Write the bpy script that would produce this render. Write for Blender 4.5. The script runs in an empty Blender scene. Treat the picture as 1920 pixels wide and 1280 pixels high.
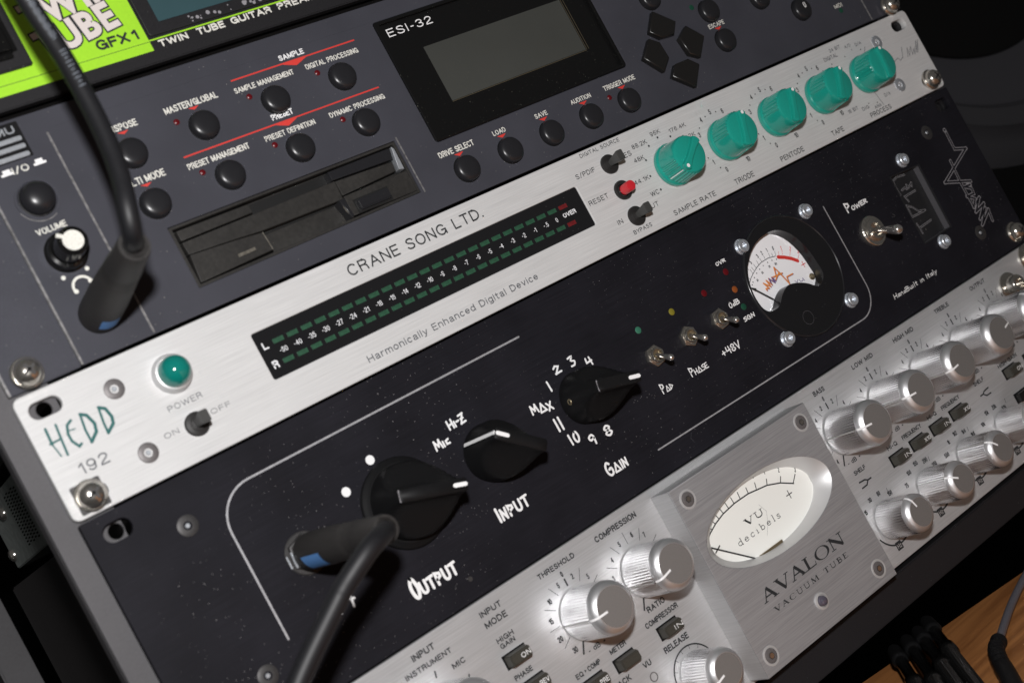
import bpy, bmesh, math, random
from mathutils import Vector, Matrix, Euler
random.seed(7)
C = bpy.context.scene
COL = C.collection
S = 0.001
OZ = 0.265          # the desk board's top is at world height 0
# Rack millimetres: x along the front panels, y up, z out of the panels.


def P(x, y, z=0.0):
    return Vector((x * S, -z * S, y * S + OZ))


# ------------------------------------------------------------------ camera, light, exposure
cam_d = bpy.data.cameras.new('camera')
cam = bpy.data.objects.new('camera', cam_d)
COL.objects.link(cam)
RT = (0.7433681517, -0.4774457549, 0.4684542049)
DN = (-0.3901414178, -0.8783729257, -0.2761352521)
FW = (0.5433170944, 0.0225067644, -0.8392258221)


def wdir(v):
    return Vector((v[0], -v[2], v[1]))


rm = Matrix((wdir(RT), -wdir(DN), -wdir(FW))).transposed()
cam.matrix_world = Matrix.Translation(P(-107.116, -68.756, 438.894)) @ rm.to_4x4()
cam_d.sensor_width = 36
cam_d.lens = 2535.914 / 1920 * 36
cam_d.clip_start = 0.01
cam_d.clip_end = 20
cam_d.dof.use_dof = True
cam_d.dof.focus_distance = 0.572
cam_d.dof.aperture_fstop = 13
C.camera = cam

w = bpy.data.worlds.new('World')
C.world = w
w.use_nodes = True
w.node_tree.nodes['Background'].inputs[0].default_value = (1.0, 0.97, 0.95, 1)
w.node_tree.nodes['Background'].inputs[1].default_value = 0.05

fl = bpy.data.lights.new('camera_flash', 'POINT')
fl.energy = 13.6
fl.color = (1.0, 0.985, 0.985)
fl.shadow_soft_size = 0.013
flo = bpy.data.objects.new('camera_flash', fl)
flo.location = P(-93, 16, 484)
COL.objects.link(flo)

C.view_settings.view_transform = 'Standard'
C.view_settings.look = 'None'
C.view_settings.exposure = 0
C.view_settings.gamma = 1
C.render.engine = 'CYCLES'
C.cycles.use_denoising = True
C.cycles.max_bounces = 6
C.cycles.sample_clamp_indirect = 0
C.cycles.blur_glossy = 0.0


# ------------------------------------------------------------------ materials
def mat(name, col, rough=.5, metal=0.0, spec=.5, brushed=0.0, dust=0.0, dustcol=(.5, .48, .45), grain=0.0,
        gscale=2500, blotch=0.0, bscale=40, coat=0.0, trans=0.0, ior=1.45, bump=0.0, baxis='x'):
    m = bpy.data.materials.new(name)
    m.use_nodes = True
    nt = m.node_tree
    N = nt.nodes
    b = N['Principled BSDF']
    L = nt.links.new
    b.inputs['Base Color'].default_value = (*col, 1)
    b.inputs['Roughness'].default_value = rough
    b.inputs['Metallic'].default_value = metal
    b.inputs['Specular IOR Level'].default_value = spec
    b.inputs['IOR'].default_value = ior
    b.inputs['Coat Weight'].default_value = coat
    b.inputs['Transmission Weight'].default_value = trans
    if not (brushed or dust or grain or blotch or bump):
        return m
    tc = N.new('ShaderNodeTexCoord')
    colsock = None

    def mulcol(fac_socket, lo, hi, prev):
        mr = N.new('ShaderNodeMapRange')
        mr.inputs['From Min'].default_value = .25
        mr.inputs['From Max'].default_value = .75
        mr.inputs['To Min'].default_value = lo
        mr.inputs['To Max'].default_value = hi
        L(fac_socket, mr.inputs['Value'])
        mx = N.new('ShaderNodeMix')
        mx.data_type = 'RGBA'
        mx.blend_type = 'MULTIPLY'
        mx.inputs['Factor'].default_value = 1
        if prev is None:
            mx.inputs['A'].default_value = (*col, 1)
        else:
            L(prev, mx.inputs['A'])
        cb = N.new('ShaderNodeCombineColor')
        for i in range(3):
            L(mr.outputs[0], cb.inputs[i])
        L(cb.outputs[0], mx.inputs['B'])
        return mx.outputs['Result']

    normal = None
    if brushed:
        mp = N.new('ShaderNodeMapping')
        mp.inputs['Scale'].default_value = (45, 45, 2600) if baxis == 'x' else (2600, 45, 45)
        L(tc.outputs['Object'], mp.inputs['Vector'])
        nz = N.new('ShaderNodeTexNoise')
        nz.inputs['Scale'].default_value = 1
        nz.inputs['Detail'].default_value = 3
        L(mp.outputs[0], nz.inputs['Vector'])
        colsock = mulcol(nz.outputs['Fac'], 1 - brushed, 1 + brushed, colsock)
        bp = N.new('ShaderNodeBump')
        bp.inputs['Strength'].default_value = min(1, brushed * 1.2)
        bp.inputs['Distance'].default_value = 0.00004
        L(nz.outputs['Fac'], bp.inputs['Height'])
        normal = bp.outputs[0]
        mr = N.new('ShaderNodeMapRange')
        mr.inputs['To Min'].default_value = rough - .1
        mr.inputs['To Max'].default_value = rough + .1
        L(nz.outputs['Fac'], mr.inputs['Value'])
        L(mr.outputs[0], b.inputs['Roughness'])
    if grain:
        nz = N.new('ShaderNodeTexNoise')
        nz.inputs['Scale'].default_value = gscale
        nz.inputs['Detail'].default_value = 2
        L(tc.outputs['Object'], nz.inputs['Vector'])
        colsock = mulcol(nz.outputs['Fac'], 1 - grain, 1 + grain, colsock)
        if bump:
            bp = N.new('ShaderNodeBump')
            bp.inputs['Strength'].default_value = bump
            bp.inputs['Distance'].default_value = 0.0001
            L(nz.outputs['Fac'], bp.inputs['Height'])
            if normal:
                L(normal, bp.inputs['Normal'])
            normal = bp.outputs[0]
    if blotch:
        nz = N.new('ShaderNodeTexNoise')
        nz.inputs['Scale'].default_value = bscale
        nz.inputs['Detail'].default_value = 4
        L(tc.outputs['Object'], nz.inputs['Vector'])
        colsock = mulcol(nz.outputs['Fac'], 1 - blotch, 1 + blotch, colsock)
    if dust:
        prev = colsock
        cl = N.new('ShaderNodeTexNoise')
        cl.inputs['Scale'].default_value = 22
        cl.inputs['Detail'].default_value = 3
        L(tc.outputs['Object'], cl.inputs['Vector'])
        cm = N.new('ShaderNodeMapRange')
        cm.inputs['From Min'].default_value = .42
        cm.inputs['From Max'].default_value = .62
        L(cl.outputs['Fac'], cm.inputs['Value'])
        for sc, rad, pr in ((520, .08, dust * .8), (1000, .12, dust), (300, .04, dust * .2)):
            vo = N.new('ShaderNodeTexVoronoi')
            vo.inputs['Scale'].default_value = sc
            L(tc.outputs['Object'], vo.inputs['Vector'])
            lt = N.new('ShaderNodeMath')
            lt.operation = 'LESS_THAN'
            lt.inputs[1].default_value = rad
            L(vo.outputs['Distance'], lt.inputs[0])
            sp = N.new('ShaderNodeSeparateColor')
            L(vo.outputs['Color'], sp.inputs[0])
            gt = N.new('ShaderNodeMath')
            gt.operation = 'LESS_THAN'
            gt.inputs[1].default_value = pr
            L(sp.outputs[0], gt.inputs[0])
            ml = N.new('ShaderNodeMath')
            ml.operation = 'MULTIPLY'
            L(lt.outputs[0], ml.inputs[0])
            L(gt.outputs[0], ml.inputs[1])
            m2 = N.new('ShaderNodeMath')
            m2.operation = 'MULTIPLY'
            L(ml.outputs[0], m2.inputs[0])
            L(sp.outputs[1], m2.inputs[1])
            m3 = N.new('ShaderNodeMath')
            m3.operation = 'MULTIPLY'
            L(m2.outputs[0], m3.inputs[0])
            L(cm.outputs[0], m3.inputs[1])
            m2 = m3
            mx = N.new('ShaderNodeMix')
            mx.data_type = 'RGBA'
            L(m2.outputs[0], mx.inputs['Factor'])
            if prev is None:
                mx.inputs['A'].default_value = (*col, 1)
            else:
                L(prev, mx.inputs['A'])
            mx.inputs['B'].default_value = (*dustcol, 1)
            prev = mx.outputs['Result']
        colsock = prev
    if colsock is not None:
        L(colsock, b.inputs['Base Color'])
    if normal is not None:
        L(normal, b.inputs['Normal'])
    return m


M = {}
M['silver'] = mat('brushed_silver_panel', (.565, .565, .562), .55, .08, .25, brushed=.11, blotch=.03, bscale=30)
M['black'] = mat('black_anodised_panel', (.0112, .0108, .0142), .6, 0, .12, brushed=.2, dust=.42, blotch=.26, bscale=38, dustcol=(.30, .29, .29))
M['sampler'] = mat('dark_grey_painted_panel', (.045, .0458, .0565), .6, 0, .25, grain=.12, gscale=3500, bump=.25, dust=.12, blotch=.13, bscale=34, dustcol=(.35, .34, .31))
M['edgelight'] = mat('edge_highlight', (.19, .185, .185), .45, .3, grain=.5, gscale=600)  # highlights of the sampler's edges, put into a paler colour
M['button'] = mat('black_rubber_button', (.015, .015, .017), .3, 0, .5, grain=.15, gscale=3000, dust=.02)
M['gloss'] = mat('black_gloss_plastic', (.006, .006, .006), .16, 0, .5, dust=.3, dustcol=(.25, .25, .2))
M['lcd'] = mat('switched_off_display', (.052, .054, .049), .25, 0, .5, dust=.4, blotch=.12, bscale=20, dustcol=(.3, .3, .22))
M['white'] = mat('white_print', (.82, .82, .82), .6)
M['cream'] = mat('cream_print', (.70, .69, .63), .6, grain=.15, gscale=1500)
M['dark'] = mat('dark_print', (.018, .02, .022), .6)
M['greyprint'] = mat('faded_grey_print', (.10, .105, .115), .6)
M['red'] = mat('red_print', (.62, .045, .035), .55)
M['redled'] = mat('red_indicator', (.10, .004, .007), .3)
M['teal'] = mat('teal_plastic', (.011, .30, .235), .22, 0, .6, grain=.05, gscale=2500, coat=.5)
M['tealprint'] = mat('dark_teal_print', (.01, .10, .095), .5)
M['lens'] = mat('green_lamp_lens', (.004, .17, .14), .12, 0, .6, coat=.6)
M['chrome'] = mat('nickel_plating', (.58, .55, .50), .2, .93, grain=.08, gscale=900)
M['lever_metal'] = mat('polished_lever', (.66, .63, .60), .18, .9)
M['steel'] = mat('zinc_steel', (.58, .61, .65), .34, .7, grain=.1, gscale=900)
M['darksteel'] = mat('dull_countersunk_steel', (.15, .14, .14), .5, .35, grain=.2, gscale=2000)
M['blackoxide'] = mat('black_countersunk_steel', (.05, .048, .048), .5, .4, grain=.2, gscale=2000)
M['alu'] = mat('turned_aluminium', (.90, .90, .91), .27, 1.0)
M['alushoulder'] = mat('satin_aluminium', (.72, .72, .73), .4, .85)
M['alucap'] = mat('matt_aluminium_face', (.25, .24, .232), .5, .5, grain=.12, gscale=3000)
M['strip'] = mat('brushed_aluminium_panel', (.45, .45, .455), .45, .36, .5, brushed=.13, blotch=.04, bscale=25, dust=.012)
M['plate'] = mat('grey_brushed_plate', (.345, .345, .355), .42, .4, .5, brushed=.17, blotch=.05, bscale=30, dust=.012)
M['bezel'] = mat('satin_bezel', (.62, .62, .62), .48, .55)
M['dial'] = mat('cream_dial', (.84, .85, .81), .5)
M['dialw'] = mat('white_dial', (.88, .88, .90), .5)
M['blackrub'] = mat('black_plastic', (.0075, .0075, .008), .5, 0, .18, grain=.2, gscale=2500, dust=.03, dustcol=(.2, .2, .19))
M['collar'] = mat('charcoal_collar', (.019, .018, .0175), .4)
M['lever'] = mat('grey_lever', (.048, .048, .046), .4)
M['redcap'] = mat('red_plastic', (.55, .02, .03), .3, coat=.3)
M['void'] = mat('dark_void', (.004, .004, .004), .9, 0, .1)
M['smoke'] = mat('smoky_clear_rim', (.016, .016, .018), .2, 0, .5)
M['smokeplate'] = mat('smoky_grey_plate', (.017, .017, .0185), .4, 0, .3, dust=.05, blotch=.2, bscale=60)
M['smokewall'] = mat('smoky_grey_edge', (.075, .073, .08), .4)
M['meterwin'] = mat('smoked_meter_window', (.012, .012, .013), .18, 0, .25, dust=.05, dustcol=(.2, .2, .2))
M['segment'] = mat('unlit_green_segment', (.022, .075, .042), .4, grain=.25, gscale=900)
M['segred'] = mat('unlit_red_segment', (.13, .012, .014), .4, grain=.25, gscale=900)
M['engrave'] = mat('engraved_bare_metal', (.50, .50, .52), .4, .5, grain=.2, gscale=700)
M['engravedull'] = mat('dull_engraving', (.21, .205, .215), .5)
M['engraveglint'] = mat('dim_engraving_and_glint', (.32, .31, .33), .5, .2)  # logo engraving, and the painted glint on the pointer knobs
M['lime'] = mat('lime_paint', (.34, .68, .03), .45, grain=.04, gscale=900, blotch=.04)
M['logowhite'] = mat('pale_logo_print', (.66, .60, .57), .5)
M['bluelcd'] = mat('teal_grey_display', (.035, .075, .085), .35, blotch=.1, bscale=40)
M['rack'] = mat('grey_powder_coat', (.072, .069, .073), .55, 0, .4, grain=.1, gscale=1200, blotch=.12, bscale=25)
M['rackblack'] = mat('black_powder_coat', (.0125, .012, .0135), .55, 0, .4, grain=.3, gscale=1800, dust=.03, dustcol=(.3, .3, .3))
M['chassis'] = mat('zinc_chassis', (.42, .46, .44), .45, .6, grain=.2, gscale=300)
M['blackchassis'] = mat('black_chassis', (.035, .032, .032), .5)
M['cable'] = mat('black_rubber_cable', (.009, .009, .0105), .5, 0, .4, grain=.15, gscale=900)
M['boot'] = mat('black_plug_boot', (.027, .025, .024), .55, 0, .4, grain=.15, gscale=1200)
M['bluetab'] = mat('blue_tab', (.10, .25, .55), .4)
M['cableprint'] = mat('faded_cable_print', (.17, .19, .22), .5)
M['floppy'] = mat('dusty_charcoal_plastic', (.020, .0188, .0172), .6, 0, .4, grain=.25, gscale=700, blotch=.3, bscale=60, dust=.06, dustcol=(.3, .28, .2))
M['floppydark'] = mat('dark_slot', (.008, .008, .008), .5)
M['fdust'] = mat('dusty_ledge', (.10, .092, .075), .8, grain=.4, gscale=700)
M['key'] = mat('black_gloss_key', (.012, .0115, .011), .25, 0, .5, dust=.06)
M['yellowled'] = mat('yellow_indicator', (.20, .17, .02), .35)
M['greenled'] = mat('green_indicator', (.035, .15, .095), .35)
M['greenleddim'] = mat('dim_green_indicator', (.01, .06, .035), .35)
M['orangeled'] = mat('orange_indicator', (.24, .065, .015), .35)
M['switchcap'] = mat('olive_grey_keycap', (.045, .043, .036), .38, 0, .5, grain=.12, gscale=1500)
M['orange'] = mat('orange_print', (.75, .25, .04), .5)
M['violet'] = mat('violet_print', (.14, .10, .24), .5)
M['brass'] = mat('tarnished_brass', (.30, .25, .16), .4, .8)
M['pearl'] = mat('clear_lamp', (.10, .09, .12), .05, .2, .8, coat=.8)
M['cordgrey'] = mat('grey_cord', (.11, .105, .12), .4)
M['cone'] = mat('dark_speaker_cone', (.042, .042, .048), .6)
M['coneblack'] = mat('black_dust_cap', (.003, .003, .003), .8, 0, .2)
M['surround'] = mat('rubber_surround', (.036, .036, .04), .5)
M['label'] = mat('paper_white_print', (.75, .76, .78), .6)


def wood():
    m = bpy.data.materials.new('oiled_pine')
    m.use_nodes = True
    nt = m.node_tree
    N = nt.nodes
    L = nt.links.new
    b = N['Principled BSDF']
    tc = N.new('ShaderNodeTexCoord')
    mp = N.new('ShaderNodeMapping')
    mp.inputs['Rotation'].default_value = (0, 0, math.radians(62))
    mp.inputs['Scale'].default_value = (6, 60, 30)
    L(tc.outputs['Object'], mp.inputs['Vector'])
    nz = N.new('ShaderNodeTexNoise')
    nz.inputs['Scale'].default_value = 1
    nz.inputs['Detail'].default_value = 9
    nz.inputs['Roughness'].default_value = .62
    nz.inputs['Distortion'].default_value = 1.8
    L(mp.outputs[0], nz.inputs['Vector'])
    cr = N.new('ShaderNodeValToRGB')
    cr.color_ramp.elements[0].position = .32
    cr.color_ramp.elements[0].color = (.22, .082, .025, 1)
    cr.color_ramp.elements[1].position = .68
    cr.color_ramp.elements[1].color = (.47, .20, .066, 1)
    L(nz.outputs['Fac'], cr.inputs[0])
    L(cr.outputs[0], b.inputs['Base Color'])
    b.inputs['Roughness'].default_value = .42
    return m


M['wood'] = wood()


# ------------------------------------------------------------------ mesh builder (rack millimetres)
class MB:
    def __init__(self):
        self.v, self.f, self.fm, self.mats = [], [], [], []
        self.zi = 0.0

    def mi(self, m):
        m = M[m]
        if m not in self.mats:
            self.mats.append(m)
        return self.mats.index(m)

    def add(self, vs, fs, m):
        o = len(self.v)
        self.v += [tuple(q) for q in vs]
        k = self.mi(m)
        for f in fs:
            self.f.append([i + o for i in f])
            self.fm.append(k)

    def bump(self):
        self.zi = (self.zi + .003) % .075
        return self.zi

    def bm_add(self, bm, m):
        bm.verts.index_update()
        self.add([v.co[:] for v in bm.verts], [[v.index for v in f.verts] for f in bm.faces], m)
        bm.free()

    def box(self, x0, x1, y0, y1, z0, z1, m, bev=0, seg=2, taper=0):
        bm = bmesh.new()
        bmesh.ops.create_cube(bm, size=1)
        for v in bm.verts:
            t = taper if v.co.z > 0 else 0
            sx, sy = (1 if v.co.x > 0 else -1), (1 if v.co.y > 0 else -1)
            v.co = ((x0 + x1) / 2 + v.co.x * (x1 - x0) - sx * t, (y0 + y1) / 2 + v.co.y * (y1 - y0) - sy * t,
                    (z0 + z1) / 2 + v.co.z * (z1 - z0))
        if bev:
            bmesh.ops.bevel(bm, geom=bm.edges[:], offset=bev, segments=seg, affect='EDGES')
        self.bm_add(bm, m)

    def fill(self, loops, z0, z1, m, bev=0):
        cu = bpy.data.curves.new('t', 'CURVE')
        cu.dimensions = '2D'
        cu.fill_mode = 'BOTH'
        cu.extrude = max(0, (z1 - z0) / 2 - bev)
        cu.bevel_depth = bev
        cu.bevel_resolution = 1
        cu.offset = -bev
        for lp in loops:
            sp = cu.splines.new('POLY')
            sp.points.add(len(lp) - 1)
            for q, (x, y) in zip(sp.points, lp):
                q.co = (x, y, 0, 1)
            sp.use_cyclic_u = True
        o = bpy.data.objects.new('t', cu)
        me = o.to_mesh()
        zc = (z0 + z1) / 2
        self.add([(v.co.x, v.co.y, v.co.z + zc) for v in me.vertices], [list(p.vertices) for p in me.polygons], m)
        o.to_mesh_clear()
        bpy.data.objects.remove(o)
        bpy.data.curves.remove(cu)

    def poly(self, pts, z, m):
        self.add([(x, y, z + self.bump()) for x, y in pts], [list(range(len(pts)))], m)

    def rect(self, x0, x1, y0, y1, z, m):
        self.poly([(x0, y0), (x1, y0), (x1, y1), (x0, y1)], z, m)

    def disc(self, x, y, r, z, m, n=20):
        self.poly([(x + r * math.cos(2 * math.pi * i / n), y + r * math.sin(2 * math.pi * i / n)) for i in range(n)], z, m)

    def ring(self, x, y, r, wd, z, m, a0=0, a1=360, n=40):
        pts = [(x + r * math.cos(math.radians(a0 + (a1 - a0) * i / n)), y + r * math.sin(math.radians(a0 + (a1 - a0) * i / n))) for i in range(n + 1)]
        self.stroke(pts, wd, z, m, cap=False)

    def stroke(self, pts, wd, z, m, cap=True):
        pts = [Vector((q[0], q[1])) for q in pts]
        n = len(pts)
        hw = wd / 2
        for i in range(1, n - 1):          # break the stroke at very sharp corners
            d0, d1 = pts[i] - pts[i - 1], pts[i + 1] - pts[i]
            if d0.length > 1e-7 and d1.length > 1e-7 and d0.normalized().dot(d1.normalized()) < -.45:
                self.stroke(pts[:i] + [pts[i] + d0.normalized() * hw * .5], wd, z, m, cap)
                self.stroke([pts[i] - d1.normalized() * hw * .5] + pts[i + 1:], wd, z, m, cap)
                return
        z += self.bump()
        L, R = [], []
        for i in range(n):
            a = (pts[i] - pts[i - 1]).normalized() if i else None
            b = (pts[i + 1] - pts[i]).normalized() if i < n - 1 else None
            if a is None:
                a = b
            if b is None:
                b = a
            t = a + b
            if t.length < .35:
                t = Vector((-a.y, a.x)) * .35 + a * .01
            nn = Vector((-t.y, t.x)).normalized()
            d = max(.5, abs(nn.dot(Vector((-a.y, a.x)))))
            L.append(pts[i] + nn * hw / d)
            R.append(pts[i] - nn * hw / d)
        vs = [(q.x, q.y, z) for q in L] + [(q.x, q.y, z) for q in R]
        fs = [[i, n + i, n + i + 1, i + 1] for i in range(n - 1)]
        if cap:
            for e, dr in ((0, (pts[0] - pts[1]).normalized()), (n - 1, (pts[-1] - pts[-2]).normalized())):
                s = Vector((-dr.y, dr.x))
                base = len(vs)
                for k in range(6):
                    a = math.pi * k / 5
                    q = pts[e] + s * hw * math.cos(a) + dr * hw * math.sin(a)
                    vs.append((q.x, q.y, z))
                fs.append(list(range(base, base + 6)))
        self.add(vs, fs, m)

    def lathe(self, prof, m, x=0, y=0, n=40, rib=None, cap0=False, cap=True):
        """prof: (r, z) pairs; rib(i_profile, k) multiplies the radius"""
        vs, fs = [], []
        for i, (r, z) in enumerate(prof):
            for k in range(n):
                a = 2 * math.pi * k / n
                rr = r * (rib(i, k) if rib else 1)
                vs.append((x + rr * math.cos(a), y + rr * math.sin(a), z))
        np_ = len(prof)
        for i in range(np_ - 1):
            for k in range(n):
                k2 = (k + 1) % n
                fs.append([i * n + k, i * n + k2, (i + 1) * n + k2, (i + 1) * n + k])
        if cap:
            fs.append([(np_ - 1) * n + k for k in range(n)])
        if cap0:
            fs.append([n - 1 - k for k in range(n)])
        self.add(vs, fs, m)

    def tube(self, pts, rad, m, n=16, caps=True):
        pts = [Vector(q) for q in pts]
        rads = rad if isinstance(rad, (list, tuple)) else [rad] * len(pts)
        vs, fs = [], []
        t = (pts[1] - pts[0]).normalized()
        up = Vector((0, 0, 1)) if abs(t.z) < .9 else Vector((1, 0, 0))
        u = t.cross(up).normalized()
        for i, q in enumerate(pts):
            t2 = (pts[min(i + 1, len(pts) - 1)] - pts[max(i - 1, 0)]).normalized()
            u = (u - t2 * u.dot(t2)).normalized()
            v = t2.cross(u)
            for k in range(n):
                a = 2 * math.pi * k / n
                vs.append(q + (u * math.cos(a) + v * math.sin(a)) * rads[i])
        for i in range(len(pts) - 1):
            for k in range(n):
                k2 = (k + 1) % n
                fs.append([i * n + k, i * n + k2, (i + 1) * n + k2, (i + 1) * n + k])
        if caps:
            fs.append([n - 1 - k for k in range(n)])
            fs.append([(len(pts) - 1) * n + k for k in range(n)])
        self.add(vs, fs, m)

    def text(self, s, x0, y, x1, h, m, z=.06, bold=0.0, rot=0, slant=0):
        """sans lettering drawn as even strokes: baseline from (x0, y), cap height h, fitted to end at x1"""
        wt = (.152 + bold * 2.4) * h
        tot = sum(SF[c][0] for c in s) + .24 * (len(s) - 1)
        k = (x1 - x0 - wt) / max(tot, .01) if tot > .1 else 1
        ca, sa = math.cos(math.radians(rot)), math.sin(math.radians(rot))
        x = x0 + wt / 2
        hh = h - wt
        for c in s:
            wg, st = SF[c]
            for pl in st:
                pts = []
                for a, q in pl:
                    px = x + a * k - x0
                    py = wt / 2 + q * hh
                    # butt ends on the cap line and baseline
                    px += py * slant
                    pts.append((x0 + px * ca - py * sa, y + px * sa + py * ca))
                if len(pts) > 1:
                    for e, f in ((0, 1), (-1, -2)):
                        d = Vector(pts[e]) - Vector(pts[f])
                        if d.length > 1e-6:
                            q = Vector(pts[e]) + d.normalized() * wt * .42
                            pts[e] = (q.x, q.y)
                    self.stroke(pts, wt, z, m, cap=False)
                else:
                    self.disc(pts[0][0], pts[0][1], wt * .62, z, m, 8)
            x += (wg + .24) * k

    def ftext(self, s, x0, y, h, m, z, fat=0.0, rot=0.0, adv=1.0, wf=1.0):
        """poster lettering from Blender's built-in font, one letter at a time; fat widens the outline (in cap heights)"""
        ca, sa = math.cos(math.radians(rot)), math.sin(math.radians(rot))
        x = 0.0
        for c in s:
            cu = bpy.data.curves.new('t', 'FONT')
            cu.body = c
            cu.offset = fat
            cu.resolution_u = 4
            o = bpy.data.objects.new('t', cu)
            me = o.to_mesh()
            vs = [(v.co.x, v.co.y) for v in me.vertices]
            fs = [list(p.vertices) for p in me.polygons]
            lo, hi = min(a for a, q in vs), max(a for a, q in vs)
            k = h / .70
            zz = z + self.bump()
            out = []
            for a, q in vs:
                px, py = x + (a - lo - fat) * k * wf, q * k
                out.append((x0 + px * ca - py * sa, y + px * sa + py * ca, zz))
            self.add(out, fs, m)
            x += (hi - lo - 2 * fat) * k * wf + adv
            o.to_mesh_clear()
            bpy.data.objects.remove(o)
            bpy.data.curves.remove(cu)

    def textc(self, s, xc, yc, h, m, z=.06, wf=.8, bold=0.0, rot=0):
        wd = (sum(SF[c][0] for c in s) + .24 * (len(s) - 1)) * h * wf + .1 * h
        ca, sa = math.cos(math.radians(rot)), math.sin(math.radians(rot))
        x0 = xc - wd / 2 * ca + h / 2 * sa
        self.text(s, x0, yc - wd / 2 * sa - h / 2 * ca, x0 + wd, h, m, z, bold, rot)

    def build(self, name, parent=None, origin=(0, 0, 0), sharp=35, label=None):
        me = bpy.data.meshes.new(name)
        o3 = P(*origin)
        me.from_pydata([P(*q) - o3 for q in self.v], [], self.f)
        for m in self.mats:
            me.materials.append(m)
        for p, k in zip(me.polygons, self.fm):
            p.material_index = k
            p.use_smooth = True
        me.update()
        me.set_sharp_from_angle(angle=math.radians(sharp))
        o = bpy.data.objects.new(name, me)
        COL.objects.link(o)
        place(o, parent, origin)
        if label:
            o['label'] = label
        return o



def ar(cx, cy, rx, ry, a0, a1, n=9):
    return [(cx + rx * math.cos(math.radians(a0 + (a1 - a0) * i / n)), cy + ry * math.sin(math.radians(a0 + (a1 - a0) * i / n))) for i in range(n + 1)]


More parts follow.
